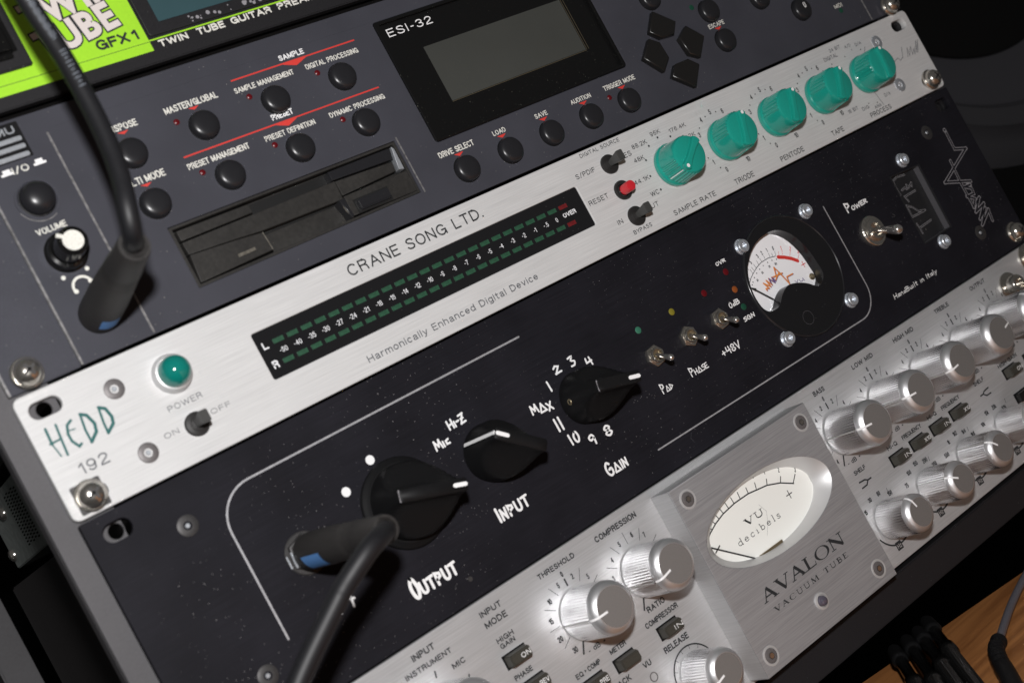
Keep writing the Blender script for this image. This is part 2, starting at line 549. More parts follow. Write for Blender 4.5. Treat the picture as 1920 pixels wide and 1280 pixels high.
# even-stroke sans letters: (advance width, centre lines) with height 0..1
SF = {
    'A': (.62, [[(0, 0), (.31, 1), (.62, 0)], [(.13, .36), (.49, .36)]]), 'B': (.52, [[(.3, .53), (0, .53)], [(0, 0), (0, 1), (.28, 1)] + ar(.28, .765, .2, .235, 90, -90, 6) + ar(.29, .265, .23, .265, 90, -90, 6) + [(0, 0)]]),
    'C': (.58, [ar(.3, .5, .3, .5, 42, 318, 14)]), 'D': (.56, [[(0, 0), (0, 1), (.22, 1)] + ar(.22, .5, .34, .5, 90, -90, 10) + [(0, 0)]]), 'E': (.46, [[(.46, 1), (0, 1), (0, 0), (.46, 0)], [(0, .53), (.42, .53)]]),
    'F': (.44, [[(.44, 1), (0, 1), (0, 0)], [(0, .53), (.4, .53)]]), 'G': (.62, [ar(.31, .5, .31, .5, 42, 330, 14), [(.62, 0), (.62, .47), (.34, .47)]]), 'H': (.54, [[(0, 0), (0, 1)], [(.54, 0), (.54, 1)], [(0, .53), (.54, .53)]]),
    'I': (.02, [[(.01, 0), (.01, 1)]]), 'J': (.4, [[(.4, 1), (.4, .25)] + ar(.2, .25, .2, .25, 0, -180, 6)]), 'K': (.54, [[(0, 0), (0, 1)], [(.5, 1), (0, .38)], [(.17, .58), (.54, 0)]]), 'L': (.42, [[(0, 1), (0, 0), (.42, 0)]]),
    'M': (.66, [[(0, 0), (0, 1), (.33, .08), (.66, 1), (.66, 0)]]), 'N': (.54, [[(0, 0), (0, 1), (.54, 0), (.54, 1)]]), 'O': (.62, [ar(.31, .5, .31, .5, 90, 450, 18)]), 'P': (.5, [[(0, 0), (0, 1), (.27, 1)] + ar(.27, .745, .23, .255, 90, -90, 7) + [(0, .49)]]),
    'Q': (.62, [ar(.31, .5, .31, .5, 90, 450, 18), [(.38, .22), (.62, -.04)]]), 'R': (.54, [[(0, 0), (0, 1), (.28, 1)] + ar(.28, .755, .23, .245, 90, -90, 7) + [(0, .51)], [(.3, .5), (.46, .38), (.5, 0)]]),
    'S': (.5, [[(.48, .82), (.38, .97), (.24, 1), (.09, .94), (.03, .77), (.1, .61), (.26, .52), (.43, .42), (.49, .24), (.41, .05), (.25, 0), (.1, .04), (0, .18)]]), 'T': (.52, [[(0, 1), (.52, 1)], [(.26, 1), (.26, 0)]]),
    'U': (.54, [[(0, 1), (0, .3)] + ar(.27, .3, .27, .3, 180, 360, 9) + [(.54, 1)]]), 'V': (.58, [[(0, 1), (.29, 0), (.58, 1)]]), 'W': (.86, [[(0, 1), (.21, 0), (.43, .95), (.65, 0), (.86, 1)]]), 'X': (.56, [[(0, 0), (.56, 1)], [(0, 1), (.56, 0)]]),
    'Y': (.56, [[(0, 1), (.28, .45), (.56, 1)], [(.28, .45), (.28, 0)]]), 'Z': (.5, [[(0, 1), (.5, 1), (0, 0), (.5, 0)]]),
    '0': (.44, [ar(.22, .5, .22, .5, 90, 450, 16)]), '1': (.2, [[(0, .76), (.2, 1), (.2, 0)]]), '2': (.44, [ar(.22, .74, .21, .26, 170, -20, 8) + [(.34, .5), (.06, .2), (0, 0), (.44, 0)]]),
    '3': (.44, [ar(.21, .76, .2, .24, 165, -90, 8), ar(.21, .27, .23, .27, 90, -165, 9)]), '4': (.46, [[(.34, 0), (.34, 1), (0, .3), (.46, .3)]]), '5': (.44, [[(.4, 1), (.07, 1), (.03, .54)] + ar(.22, .33, .22, .33, 130, -160, 10)]),
    '6': (.44, [ar(.23, .74, .2, .26, 20, 140, 5) + [(.01, .4)] + ar(.22, .31, .21, .31, 180, 535, 12)]), '7': (.42, [[(0, 1), (.42, 1), (.22, .5), (.14, 0)]]), '8': (.44, [ar(.22, .765, .19, .235, -90, 270, 12), ar(.22, .27, .22, .27, 90, 450, 12)]),
    '9': (.44, [ar(.21, .26, .2, .26, 200, 320, 5) + [(.43, .6)] + ar(.22, .69, .21, .31, 0, 355, 12)]),
    '-': (.26, [[(.04, .42), (.22, .42)]]), '.': (.06, [[(.03, .02)]]), '/': (.34, [[(0, -.05), (.34, 1.05)]]), '+': (.44, [[(.05, .45), (.39, .45)], [(.22, .28), (.22, .62)]]), ' ': (.22, []),
    'a': (.42, [[(.04, .56), (.1, .68), (.22, .72), (.36, .66), (.38, .52), (.38, .1), (.43, 0)], [(.38, .42), (.14, .36), (.02, .2), (.08, .03), (.2, 0), (.33, .06), (.38, .2)]]), 'r': (.26, [[(0, 0), (0, .72)], [(0, .45), (.1, .66), (.26, .7)]]),
    'm': (.66, [[(0, 0), (0, .72)], [(0, .5)] + ar(.17, .52, .16, .2, 160, 0, 5) + [(.33, 0)], [(.33, .5)] + ar(.5, .52, .16, .2, 160, 0, 5) + [(.66, 0)]]), 'o': (.44, [ar(.22, .36, .22, .36, 90, 450, 14)]), 'n': (.4, [[(0, 0), (0, .72)], [(0, .5)] + ar(.2, .5, .2, .22, 160, 0, 6) + [(.4, 0)]]),
    'i': (.02, [[(.01, 0), (.01, .72)], [(.01, .97)]]), 'c': (.4, [ar(.21, .36, .21, .36, 45, 315, 12)]), 'l': (.02, [[(.01, 0), (.01, 1)]]), 'y': (.42, [[(0, .72), (.21, .02)], [(.42, .72), (.2, -.05), (.12, -.24), (0, -.26)]]), 'h': (.4, [[(0, 0), (0, 1)], [(0, .5)] + ar(.2, .5, .2, .22, 160, 0, 6) + [(.4, 0)]]),
    'd': (.44, [[(.44, 0), (.44, 1)], ar(.22, .36, .21, .36, 20, 340, 14)]), 'g': (.44, [[(.44, .72), (.44, -.05)] + ar(.22, -.05, .22, .22, 0, -150, 7), ar(.22, .37, .21, .35, 20, 340, 14)]), 't': (.24, [[(.1, .95), (.1, .12), (.16, 0), (.24, .01)], [(0, .7), (.24, .7)]]), 'e': (.42, [[(.03, .38), (.41, .38)] + ar(.21, .37, .2, .35, 5, 315, 12)]),
    'v': (.4, [[(0, .72), (.2, 0), (.4, .72)]]), 'z': (.38, [[(0, .72), (.38, .72), (0, 0), (.38, 0)]]), 'k': (.38, [[(0, 0), (0, 1)], [(.36, .72), (0, .3)], [(.12, .44), (.38, 0)]]),
}

ORG = {}


def place(o, parent, origin):
    w_ = P(*origin)
    ORG[o.name] = w_
    if parent is not None:
        o.parent = parent
        o.location = w_ - ORG[parent.name]
    else:
        o.location = w_


def thing(name, label, cat, origin, group=None):
    o = bpy.data.objects.new(name, None)
    o.empty_display_size = .02
    COL.objects.link(o)
    place(o, None, origin)
    o['label'] = label
    o['category'] = cat
    if group:
        o['group'] = group
    return o


def tag(o, label, cat, group=None):
    o['label'] = label
    o['category'] = cat
    if group:
        o['group'] = group
    return o


def struct(o):
    o['kind'] = 'structure'
    return o


def again(src, origin, rot=0.0, parent=None):
    """copy of a part and its sub-parts at another place on the same thing; rot in degrees clockwise seen from the front"""
    c = src.copy()
    COL.objects.link(c)
    place(c, parent or src.parent, origin)
    c.rotation_euler = (0, math.radians(rot), 0)
    for ch in src.children:
        d = ch.copy()
        COL.objects.link(d)
        d.parent = c
        ORG[d.name] = ORG[c.name] + ch.location
    return c


def rrect(x0, x1, y0, y1, r, n=5):
    out = []
    for cx, cy, a in ((x1 - r, y1 - r, 0), (x0 + r, y1 - r, 90), (x0 + r, y0 + r, 180), (x1 - r, y0 + r, 270)):
        for k in range(n + 1):
            t = math.radians(a + 90 * k / n)
            out.append((cx + r * math.cos(t), cy + r * math.sin(t)))
    return out


def circ(x, y, r, n=40):
    return [(x + r * math.cos(2 * math.pi * k / n), y + r * math.sin(2 * math.pi * k / n)) for k in range(n)]


def smooth(pts, sub=6):
    """Catmull-Rom through points of any dimension"""
    ps = [Vector(q) for q in pts]
    out = []
    for i in range(len(ps) - 1):
        p0, p1, p2, p3 = ps[max(i - 1, 0)], ps[i], ps[i + 1], ps[min(i + 2, len(ps) - 1)]
        for k in range(sub):
            t = k / sub
            out.append(.5 * ((2 * p1) + (p2 - p0) * t + (2 * p0 - 5 * p1 + 4 * p2 - p3) * t * t + (3 * p1 - p0 - 3 * p2 + p3) * t ** 3))
    out.append(ps[-1])
    return [tuple(q) for q in out]


# hand lettering: strokes in a unit box (height 1)
HG = {
    'A': (.8, [[(0, 0), (.38, 1), (.75, 0), (0, 0)]]), 'B': (.6, [[(0, 0), (0, 1), (.45, .9), (.45, .6), (0, .52)], [(0, .52), (.55, .45), (.5, .08), (0, 0)]]),
    'C': (.6, [[(.55, .85), (.3, 1), (.05, .7), (.05, .3), (.3, 0), (.6, .15)]]), 'D': (.65, [[(0, 0), (.05, 1), (.6, .55), (0, 0)]]),
    'E': (.55, [[(.5, 1), (0, .95), (0, 0), (.55, .03)], [(0, .5), (.42, .52)]]), 'G': (.7, [[(.55, .85), (.3, 1), (.04, .7), (.05, .25), (.3, 0), (.62, .12), (.6, .5), (.32, .45)]]),
    'H': (.6, [[(0, 1), (0, 0)], [(.55, 1), (.55, 0)], [(0, .45), (.55, .52)]]), 'I': (.12, [[(.05, 1), (.05, 0)]]),
    'M': (.8, [[(0, 0), (.1, 1), (.4, .35), (.65, 1), (.78, 0)]]), 'N': (.6, [[(0, 0), (.06, .95), (.48, .08), (.58, 1)]]), 'O': (.6, [[(.3, 1), (.04, .6), (.1, .1), (.38, 0), (.58, .4), (.48, .85), (.3, 1)]]),
    'P': (.6, [[(.05, 0), (.05, 1), (.5, .85), (.5, .6), (.08, .42)]]), 'R': (.6, [[(0, 0), (.02, .95), (.5, .85), (.45, .55), (.03, .45), (.55, 0)]]),
    'S': (.5, [[(.5, 1), (.05, .85), (.12, .58), (.48, .45), (.4, .08), (0, 0)]]), 'T': (.65, [[(0, .95), (.65, 1)], [(.33, .97), (.3, 0)]]), 'U': (.6, [[(0, 1), (.03, .2), (.3, 0), (.55, .2), (.58, 1)]]),
    'V': (.6, [[(0, 1), (.28, 0), (.6, 1)]]), 'W': (.9, [[(0, 1), (.2, 0), (.45, .7), (.65, 0), (.88, 1)]]), 'X': (.6, [[(0, 1), (.55, 0)], [(.55, 1), (0, 0)]]), 'Z': (.6, [[(0, .95), (.55, 1), (0, 0), (.6, .05)], [(.1, .5), (.45, .52)]]),
    'i': (.14, [[(.05, .6), (.05, 0)]]), 'c': (.45, [[(.42, .6), (.1, .5), (.1, .12), (.45, .1)]]), 't': (.45, [[(.2, .9), (.2, .1), (.4, .05)], [(0, .6), (.42, .62)]]), 'l': (.14, [[(.05, 1), (.08, 0)]]), 'a': (.5, [[(.42, .55), (.1, .5), (.05, .1), (.35, .08), (.44, .55), (.48, 0)]]),
    'n': (.5, [[(.03, .55), (.03, 0)], [(.03, .4), (.3, .58), (.42, .4), (.44, 0)]]), 'd': (.5, [[(.42, .4), (.1, .45), (.05, .05), (.4, .1)], [(.44, 1), (.44, 0)]]), 'u': (.5, [[(.03, .55), (.08, .05), (.36, .08), (.42, .55), (.46, 0)]]), 'y': (.5, [[(0, .55), (.22, .05)], [(.45, .55), (.05, -.35)]]),
    '-': (.35, [[(.02, .45), (.33, .48)]]), '+': (.5, [[(.22, .75), (.25, .15)], [(0, .42), (.46, .48)]]), ' ': (.35, []),
    '0': (.5, [[(.25, 1), (.03, .6), (.08, .1), (.3, 0), (.48, .4), (.42, .9), (.25, 1)]]), '1': (.12, [[(.03, 1), (.07, 0)]]), '2': (.6, [[(.05, .75), (.25, 1), (.5, .8), (.1, .05), (.6, .08)]]),
    '3': (.5, [[(.02, .95), (.4, 1), (.2, .6), (.48, .4), (.35, .02), (.05, 0)]]), '4': (.6, [[(.1, 1), (.05, .45), (.58, .5)], [(.45, 1), (.5, 0)]]), '8': (.55, [[(.27, .52), (.03, .75), (.27, 1), (.5, .76), (.27, .52), (.02, .25), (.27, 0), (.53, .25), (.27, .52)]]),
    '9': (.5, [[(.45, .6), (.15, .5), (.05, .8), (.3, 1), (.46, .75), (.42, 0)]]),
}


def hand(mb, s, x0, y0, x1, h, m='white', wd=.8, first=1.0, z=.06, rise=0.0, gap=.16, slant=0.0):
    """hand-drawn word between x0 and x1 on baseline y0; letter height h, first letter taller by `first`"""
    fw = first ** .35
    tot = sum(HG[c][0] * (fw if i == 0 else 1) for i, c in enumerate(s)) + gap * (len(s) - 1)
    k = (x1 - x0) / max(.1, tot)
    x = x0
    for i, c in enumerate(s):
        wg, st = HG[c]
        f = first if i == 0 else 1
        for pl in st:
            cur = len(pl) > 4
            pts = [(x + a * k * (fw if i == 0 else 1) + b * slant * h, y0 + rise * (x - x0) + b * h * f, 0) for a, b in pl]
            if cur and c in 'OCGSU0389cu':
                pts = smooth(pts, 4)
            mb.stroke([(q[0], q[1]) for q in pts], wd * (f ** .4), z, m)
        x += (wg * (fw if i == 0 else 1) + gap) * k

# ================================================================== setting
b = MB(); b.box(-1500, 2500, -900, -890, -1500, 1500, 'void'); struct(b.build('floor', None, (0, -890, 0)))
b = MB(); b.box(-1500, 2500, -890, 1200, -1200, -1190, 'void'); struct(b.build('wall', None, (0, -890, -1200)))

# ================================================================== rack frame
rack = thing('rack_frame', 'dark grey metal rack frame round the stacked units, with a black lip along its bottom', 'rack', (240, -236, -20))
b = MB()
b.fill([rrect(-7.6, 14, -222, 140, 1.5), circ(9, -6.3, 2.6, 16), circ(11, -51.7, 2.6, 16), circ(9, -126, 2.6, 16)], -5.2, -3.2, 'rack', .3)
b.box(-7.6, -5.6, -222, 140, -12, -5.2, 'rack', .4)
b.build('rail', rack, (0, -100, -4))
b = MB()
b.fill([rrect(466, 480, -222, 140, 1.5), circ(473.5, -6.7, 2.6, 16), circ(474.5, -52.7, 2.6, 16)], -5.2, -3.2, 'rackblack', .3)
b.build('rail', rack, (473, -100, -4))
b = MB()
b.box(-9, 492, -237, -222.6, -40, -.6, 'rackblack', .6)
b.build('bottom_lip', rack, (240, -230, -10))
b = MB(); b.box(9, 26, -240, 140, -372, -318, 'rack', 1); b.build('rear_post', rack, (18, -100, -340))
b = MB(); b.box(456, 473, -240, 140, -372, -318, 'rack', 1); b.build('rear_post', rack, (465, -100, -340))


def rack_screw(x, y, parent, square=False):
    b = MB()
    b.lathe([(5.4, .0), (5.4, 1.0), (4.9, 1.5)], 'chrome', n=32)
    b.lathe([(4.6, 1.4), (4.5, 2.6), (4.0, 3.9), (3.2, 4.9), (2.0, 5.5), (.9, 5.7)], 'chrome', n=32)
    for a in (25, 115):
        bm = bmesh.new()
        bmesh.ops.create_cube(bm, size=1)
        bmesh.ops.scale(bm, vec=(4.6, .95, 1.0), verts=bm.verts)
        bmesh.ops.rotate(bm, cent=(0, 0, 0), matrix=Matrix.Rotation(math.radians(a), 3, 'Z'), verts=bm.verts)
        bmesh.ops.translate(bm, vec=(0, 0, 5.25), verts=bm.verts)
        b.bm_add(bm, 'blackoxide')
    if square:
        b.box(-5.1, 5.1, -4.9, 4.9, -.2, .6, 'blackoxide', .3)
    b.v = [(q[0] + x, q[1] + y, q[2]) for q in b.v]
    return b.build('rack_screw', parent, (x, y, 0))


def csk(x, y, parent, m='darksteel', r=3.5):
    b = MB()
    b.lathe([(r, .0), (r, .25), (r - .25, .4), (1.5, .4), (1.4, -.4), (1.0, -.5)], m, x, y, n=28)
    b.lathe([(.9, .1), (.7, .3)], 'steel', x, y, n=12)
    return b.build('countersunk_screw', parent, (x, y, 0))


# ================================================================== guitar preamp (top, lime)
gp = thing('guitar_preamp', 'black and lime green guitar preamp at the top edge, above the grey sampler', 'guitar preamp', (240, 89.6, 0))
b = MB()
b.box(-2, 482.6, 90.4, 178, -4, 0, 'gloss' if 0 else 'rackblack', .4)
b.rect(2, 101.9, 98.75, 178, .05, 'lime')
b.rect(2, 101.9, 95.1, 98.55, .05, 'lime')
b.rect(2, 101.9, 98.55, 98.75, .05, 'dark')
b.rect(101.9, 480, 98.75, 99.3, .05, 'lime')
# logo words, each letter group outlined in black
for s, x0, y, x1, h, r in (('UBE', 72.6, 104.6, 2.1, 9.6, 9.0), ('WIN', 72.0, 115.4, 2.1, 9.6, 9.0), ('T', 65.0, 103.6, 2.1, 9.6, 9.0), ('T', 65.0, 114.4, 2.1, 9.6, 9.0)):
    b.ftext(s, x0, y, h, 'dark', .06, .085, r, x1, .92 if len(s) > 1 else .7)
    b.ftext(s, x0, y, h, 'logowhite', .16, .042, r, x1, .92 if len(s) > 1 else .7)
b.text('GFX', 82.9, 100.7, 95.6, 4.0, 'dark', .15, .03)
b.text('1', 97.0, 100.7, 99.1, 4.0, 'dark', .15, .03)
b.text('TWIN', 104.8, 95.6, 116.6, 2.7, 'cream', .06, .03)
b.text('TUBE', 120.6, 95.7, 132.2, 2.7, 'cream', .06, .03)
b.text('GUITAR', 135.1, 95.8, 152.9, 2.7, 'cream', .06, .03)
b.text('PREAMP', 155.9, 95.9, 176, 2.7, 'cream', .06, .03)
b.build('faceplate', gp, (240, 100, 0))
b = MB()
b.fill([rrect(102.6, 250, 100.2, 170, 1.2), rrect(108.6, 246, 104.7, 166, .4)], -.2, 1.0, 'rackblack', .3)
b.rect(108.3, 246.3, 104.4, 166.3, .2, 'bluelcd')
for i in range(26):
    x = 118 + random.random() * 44
    b.disc(x, 101 + random.random() * 2.6, .2 + random.random() * .7, 1.06, 'engraveglint', 7)
b.build('display', gp, (170, 130, 0))
b = MB()
b.box(20, 59.2, 102.6, 140, .05, 1.6, 'rackblack', .5)
b.box(20, 55.6, 106.2, 140, 1.6, 4.6, 'gloss', 2.2, 3)
b.build('push_button', gp, (48, 115, 0))
b = MB(); b.box(22, 458, 91, 176, -300, -4.2, 'blackchassis'); b.build('chassis', gp, (240, 130, -150))

# ================================================================== sampler
sm = thing('sampler', 'dark grey sampler with round black buttons, blank display window and floppy drive slot', 'sampler', (240, 1.2, 0))
b = MB()
REC = [(74.3, 9.8), (173.3, 10.4), (173.6, 32.9), (74.3, 33.3)]
WIN = rrect(190.4, 297.8, 26, 79.6, 1.5)
b.fill([[(26, 1.3), (457.2, 1.3), (457.2, 87.2), (26, 87.2)], REC, WIN], -3, 0, 'sampler', .35)
b.box(.6, 25.6, 1.3, 87.2, -3.4, -1.0, 'sampler', .3)
b.box(457.6, 482.4, 1.3, 87.2, -3.4, -1.0, 'sampler', .3)
b.box(25.5, 26.3, 1.6, 62, -1, .25, 'edgelight', .15)  # step-edge highlights painted in as thin pale ridges
b.box(52.0, 52.8, 1.9, 79, -.4, .22, 'edgelight', .15)
b.box(448.2, 448.7, 1.6, 87, -.3, .12, 'sampler', .1)
b.box(456.6, 457.4, 1.6, 87, -1, .25, 'edgelight', .15)
b.box(174.4, 175.0, 9.8, 34, -.3, .2, 'edgelight', .1)
b.box(.4, 1.2, 1.4, 60, -3, -.6, 'edgelight', .1)
b.box(52.9, 190, 80.2, 80.45, -.2, .08, 'sampler')
WC = 'cream'
for s, x0, y, x1, h in (('TRANSPOSE', 66.9, 71.3, 82.9, 2.4), ('MULTI MODE', 66.4, 51.1, 83.3, 2.5), ('MASTER/GLOBAL', 94, 71.4, 115.7, 2.4),
                        ('SAMPLE MANAGEMENT', 122.5, 70.4, 148.5, 2.0), ('DIGITAL PROCESSING', 154.1, 70.4, 178.6, 2.0), ('PRESET MANAGEMENT', 91.8, 49.7, 117.3, 2.2),
                        ('PRESET DEFINITION', 124.2, 49.7, 146.4, 2.0), ('DYNAMIC PROCESSING', 143.6 + 9.6, 49.7, 179.2, 2.0), ('DRIVE SELECT', 188.2, 19.5, 206.1, 2.3),
                        ('LOAD', 216.4, 19.7, 223.1, 1.95), ('SAVE', 239.5, 19.6, 246.4, 1.95), ('AUDITION', 260, 19.4, 271.6, 1.95), ('TRIGGER MODE', 279.6, 19.4, 298.7, 2.15),
                        ('ESCAPE', 353.3, 27.5, 363.8, 2.0), ('MIDI', 436.4, 13.7, 442.4, 2.0), ('VOLUME', 32.8, 46.5, 43.4, 2.1), ('I/O', 35.4, 68.7, 41.2, 2.3)):
    b.text(s, x0, y, x1, h * 1.06, WC, .06, .006)
b.text('SAMPLE', 145.5, 76.8, 156.7, 2.2, 'white', .06, .02)
b.text('PRESET', 130.8, 56.3, 140.2, 2.3, 'white', .06, .02)
b.rect(123.2, 179.3, 75.3, 75.85, .06, 'red')
b.rect(92.2, 178.9, 54.45, 55.0, .06, 'red')
for x, y, ww, hh in ((151.1, 75.4, 10.6, 2.0), (135.7, 54.5, 9.4, 1.9), (104.9, 71.0, 4.3, 1.1), (76.6, 70.8, 4.2, 1.1), (75.0, 50.6, 4.2, 1.1), (197.2, 18.9, 4.6, 1.3), (220.0, 19.1, 4.6, 1.3),
                   (243.0, 19.0, 4.6, 1.3), (266.0, 18.9, 4.6, 1.3), (289.2, 18.8, 4.6, 1.3), (358.6, 27.1, 4.6, 1.3)):
    b.poly([(x - ww / 2, y), (x - ww / 2 + hh * .2, y - hh * .15), (x, y - hh), (x + ww / 2 - hh * .2, y - hh * .15), (x + ww / 2, y)][::-1], .06, 'red')
for x, y in ((33.6, 69.2), (45.2, 69.4)):   # little on/off key symbols
    b.rect(x - 2.2, x + 2.2, y - .1, y + .7, .06, 'white'); b.rect(x - 1.3, x + 1.3, y + .75, y + 1.9, .06, 'white')
b.disc(33.7, 30.5, .75, .06, 'cream'); b.disc(42.3, 30.6, .75, .06, 'cream')
b.ring(38.4, 25.6, 3.3, .9, .06, 'cream', 20, 200, 18)
b.disc(41.4, 26.4, .8, .06, 'cream'); b.disc(35.4, 24.7, .8, .06, 'cream')
b.ring(38.4, 58.3, 7.6, .35, .05, 'edgelight', 200, 300, 14)
b.build('faceplate', sm, (240, 40, 0))
b = MB()   # badge
b.fill([rrect(27.6, 44.6, 73.0, 86.0, .5)], -.1, .35, 'blackrub', .1)
for y in (74.2, 77.2, 80.0):
    b.box(29.5, 43.6, y - .85, y + .75, .2, .75, 'steel', .3)
b.text('E-MU', 30.0, 82.1, 42.6, 2.7, 'steel', .42, .025)
b.build('badge', sm, (36, 79, 0))


def dome_button(x, y, r=5.35, h=3.4):
    b = MB()
    b.lathe([(r + .35, .02), (r + .3, .12)], 'blackrub', n=32)
    b.lathe([(r, .0), (r, h * .55), (r * .97, h * .68), (r * .88, h * .82), (r * .7, h * .93), (r * .4, h * .99), (r * .1, h)], 'button', n=40)
    b.v = [(q[0] + x, q[1] + y, q[2]) for q in b.v]
    return b


bt = dome_button(75.6, 62.3).build('button', sm, (75.6, 62.3, 0), 30)
for x, y in ((74.5, 42.8), (105.1, 63.2), (135.8, 63.3), (104.9, 42.9), (135.4, 43.1), (166.3, 63.3), (165.9, 43.4), (196.9, 11.7), (219.9, 11.7), (242.9, 11.7), (265.9, 11.7), (288.9, 11.7), (358.2, 20.0), (357.8, 35.5)):
    again(bt, (x, y, 0))
again(bt, (391.6, 32.5, 0)); again(bt, (328.6, 50.6, 0))
b = dome_button(413.6, 19.8); b.text('0', 413.3, 19.4, 415.0, 3.0, 'white', 3.45, .0); b.build('button', sm, (413.6, 19.8, 0), 30)
b = MB()
b.lathe([(7.4, .0), (7.4, .5), (6.6, .5), (6.3, .1)], 'sampler', 38.4, 58.3, n=48)
b.lathe([(6.2, .06), (6.1, .12)], 'blackrub', 38.4, 58.3, n=40)
b.lathe([(5.6, .0), (5.6, 2.6), (5.3, 3.6), (4.4, 4.6), (3, 5.2), (1.4, 5.5), (.3, 5.55)], 'button', 38.4, 58.3, n=44)
b.build('power_button', sm, (38.4, 58.3, 0), 40)
b = MB()
b.lathe([(7.2, .0), (7.2, .5), (6.7, .8), (6.4, 3.2), (5.4, 3.6), (5.0, 11.6), (4.5, 12.1)], 'gloss', 38.6, 38.2, n=44)
b.disc(38.6, 38.2, 3.5, 12.15, 'cream', 28)
b.tube([(35.6, 40.7, 12.0), (34.4, 41.7, 11.7)], .8, 'cream', 10)
b.stroke([(36, 40.4), (34.9, 41.3)], 1.3, 12.25, 'cream')
b.build('volume_knob', sm, (38.6, 38.2, 0), 40)
for x, y in ((96.3, 67.7), (126.9, 67.8), (157.5, 68.0), (95.9, 47.4), (126.7, 47.6), (157.6, 47.7), (280.3, 16.2)):
    b = MB(); b.lathe([(1.15, .0), (1.15, .25), (.8, .55), (.2, .65)], 'redled', x, y, n=16); b.build('indicator_light', sm, (x, y, 0))
for x, y in ((349.8, 40), (439.6, 12.0)):
    b = MB(); b.lathe([(1.3, .0), (1.3, .2), (.6, .35)], 'greenleddim', x, y, n=16); b.build('indicator_light', sm, (x, y, 0), label='dim green indicator light')
for nm in ([(324.7, 44.1), (334.2, 36.1), (329.5, 30.8), (321.8, 31.4), (317.0, 35.8)], [(338.5, 32.6), (345.6, 25.2), (337.4, 16.9), (332.3, 20.0), (331.2, 28.5)],
           [(314.7, 33.2), (319.4, 29.9), (320.0, 22.0), (313.7, 17.1), (306.4, 25.9)], [(329.7, 18.3), (334.4, 14.1), (326.2, 5.3), (316.4, 13.6), (321.2, 18.3)]):
    cx, cy = sum(q[0] for q in nm) / 5, sum(q[1] for q in nm) / 5
    b = MB(); b.fill([nm[::-1]], -.3, 2.9, 'key', .55); b.build('arrow_key', sm, (cx, cy, 0), 50)
# display window
b = MB()
b.fill([rrect(190.5, 297.7, 26.1, 79.5, 1.4), rrect(192.7, 295.9, 27.6, 78.0, .8)], -2, .45, 'gloss', .35)
b.box(192, 296.5, 27, 78.8, -2.6, -1.2, 'gloss', 0)
b.text('ESI-32', 195.4, 72.4, 217.8, 3.4, 'white', -1.12, -.012)
b.ring(281.6, 51, .01, .01, -1.1, 'brass', 0, 10, 2)
dw = b.build('display_window', sm, (244, 52, 0))
b = MB()
b.rect(207.6, 282.8, 39.6, 64.2, -1.1, 'lcd')
for x in (283.1, 284.3):
    b.rect(x, x + .25, 39.6, 64.4, -1.1, 'brass')
b.rect(207.6, 283, 39.2, 39.4, -1.1, 'brass')
b.build('screen', dw, (244, 52, -1))
# floppy drive
b = MB()
b.fill([[(74.4, 9.9), (173.2, 10.5), (173.5, 32.8), (74.4, 33.2)]], -9, -5.6, 'floppy')
b.fill([[(74.4, 9.9), (173.2, 10.5), (173.5, 32.8), (74.4, 33.2)], [(75.6, 11.0), (172.4, 11.6), (172.4, 31.8), (75.6, 32.2)]], -6, -.5, 'floppy', .2)
b.box(77, 171, 27.4, 31.6, -5.5, -5.3, 'floppydark')                                  # disk slot
b.fill([[(77, 26.9), (142.4, 27.2), (142.0, 19.6), (105.6, 20.2), (96, 21.0), (77.2, 22.2)]], -5.6, -1.3, 'floppy', .25)
b.fill([[(77, 27.6), (106.4, 27.6), (106.6, 31.2), (77, 31.4)]], -5.6, -1.2, 'floppy', .3)
b.fill([[(141.4, 27.6), (169.6, 26.6), (170.6, 31.2), (141.4, 31.2)]], -5.6, -.9, 'button', .3)
b.fill([[(142.6, 27.0), (169, 26.0), (168.6, 22.0), (142.6, 21.0)]], -5.6, -1.5, 'floppy', .25)
b.fill([[(169.6, 22.0), (171.8, 21.4), (172.0, 30.2), (171.2, 31.2), (170.4, 27.0)]], -5.6, -.5, 'steel', .15)
b.fill([[(76, 11.4), (106.4, 12.2), (106, 19.6), (96, 20.6), (77.2, 21.8)]], -5.6, -.7, 'floppy', .3)
b.box(106.6, 141, 19.2, 19.9, -5.5, -5.2, 'floppydark')
b.fill([[(142.2, 12.2), (172.6, 11.6), (172.4, 20.6), (142.4, 20.4)]], -5.6, -.7, 'floppy', .3)
b.fill([[(139.4, 19.4), (142.0, 19.6), (142.4, 12.0), (141.0, 11.6), (140.6, 15)]], -5.6, -.2, 'button', .3)
b.stroke([(140.0, 18.5), (140.4, 15.0), (141.6, 11.9)], .5, -.55, 'fdust')
for q in ([(74.6, 33.0), (74.6, 10.2), (172.8, 10.7)], [(105.8, 19.4), (106.3, 12.6)]):
    b.stroke(q, .45, -.6 if len(q) == 2 else -2.4, 'fdust')
b.fill([[(93.2, 14.4), (100.4, 14.5), (100.4, 15.7), (93.2, 15.6)]], -.8, -.55, 'fdust', .1)
fd = b.build('floppy_drive', sm, (124, 21, -2), 40)
b = MB(); b.box(144.9, 161.0, 12.1, 17.8, -1, -.55, 'floppydark'); b.box(145.8, 160.2, 12.9, 17.0, -1, 1.3, 'button', .5); b.build('eject_button', fd, (153, 15, 0))
rack_screw(8.6, 6.2, sm); rack_screw(473.0, 4.8, sm)
b = MB(); b.box(24, 458, 2, 86, -260, -9.4, 'blackchassis'); b.build('chassis', sm, (240, 44, -130))

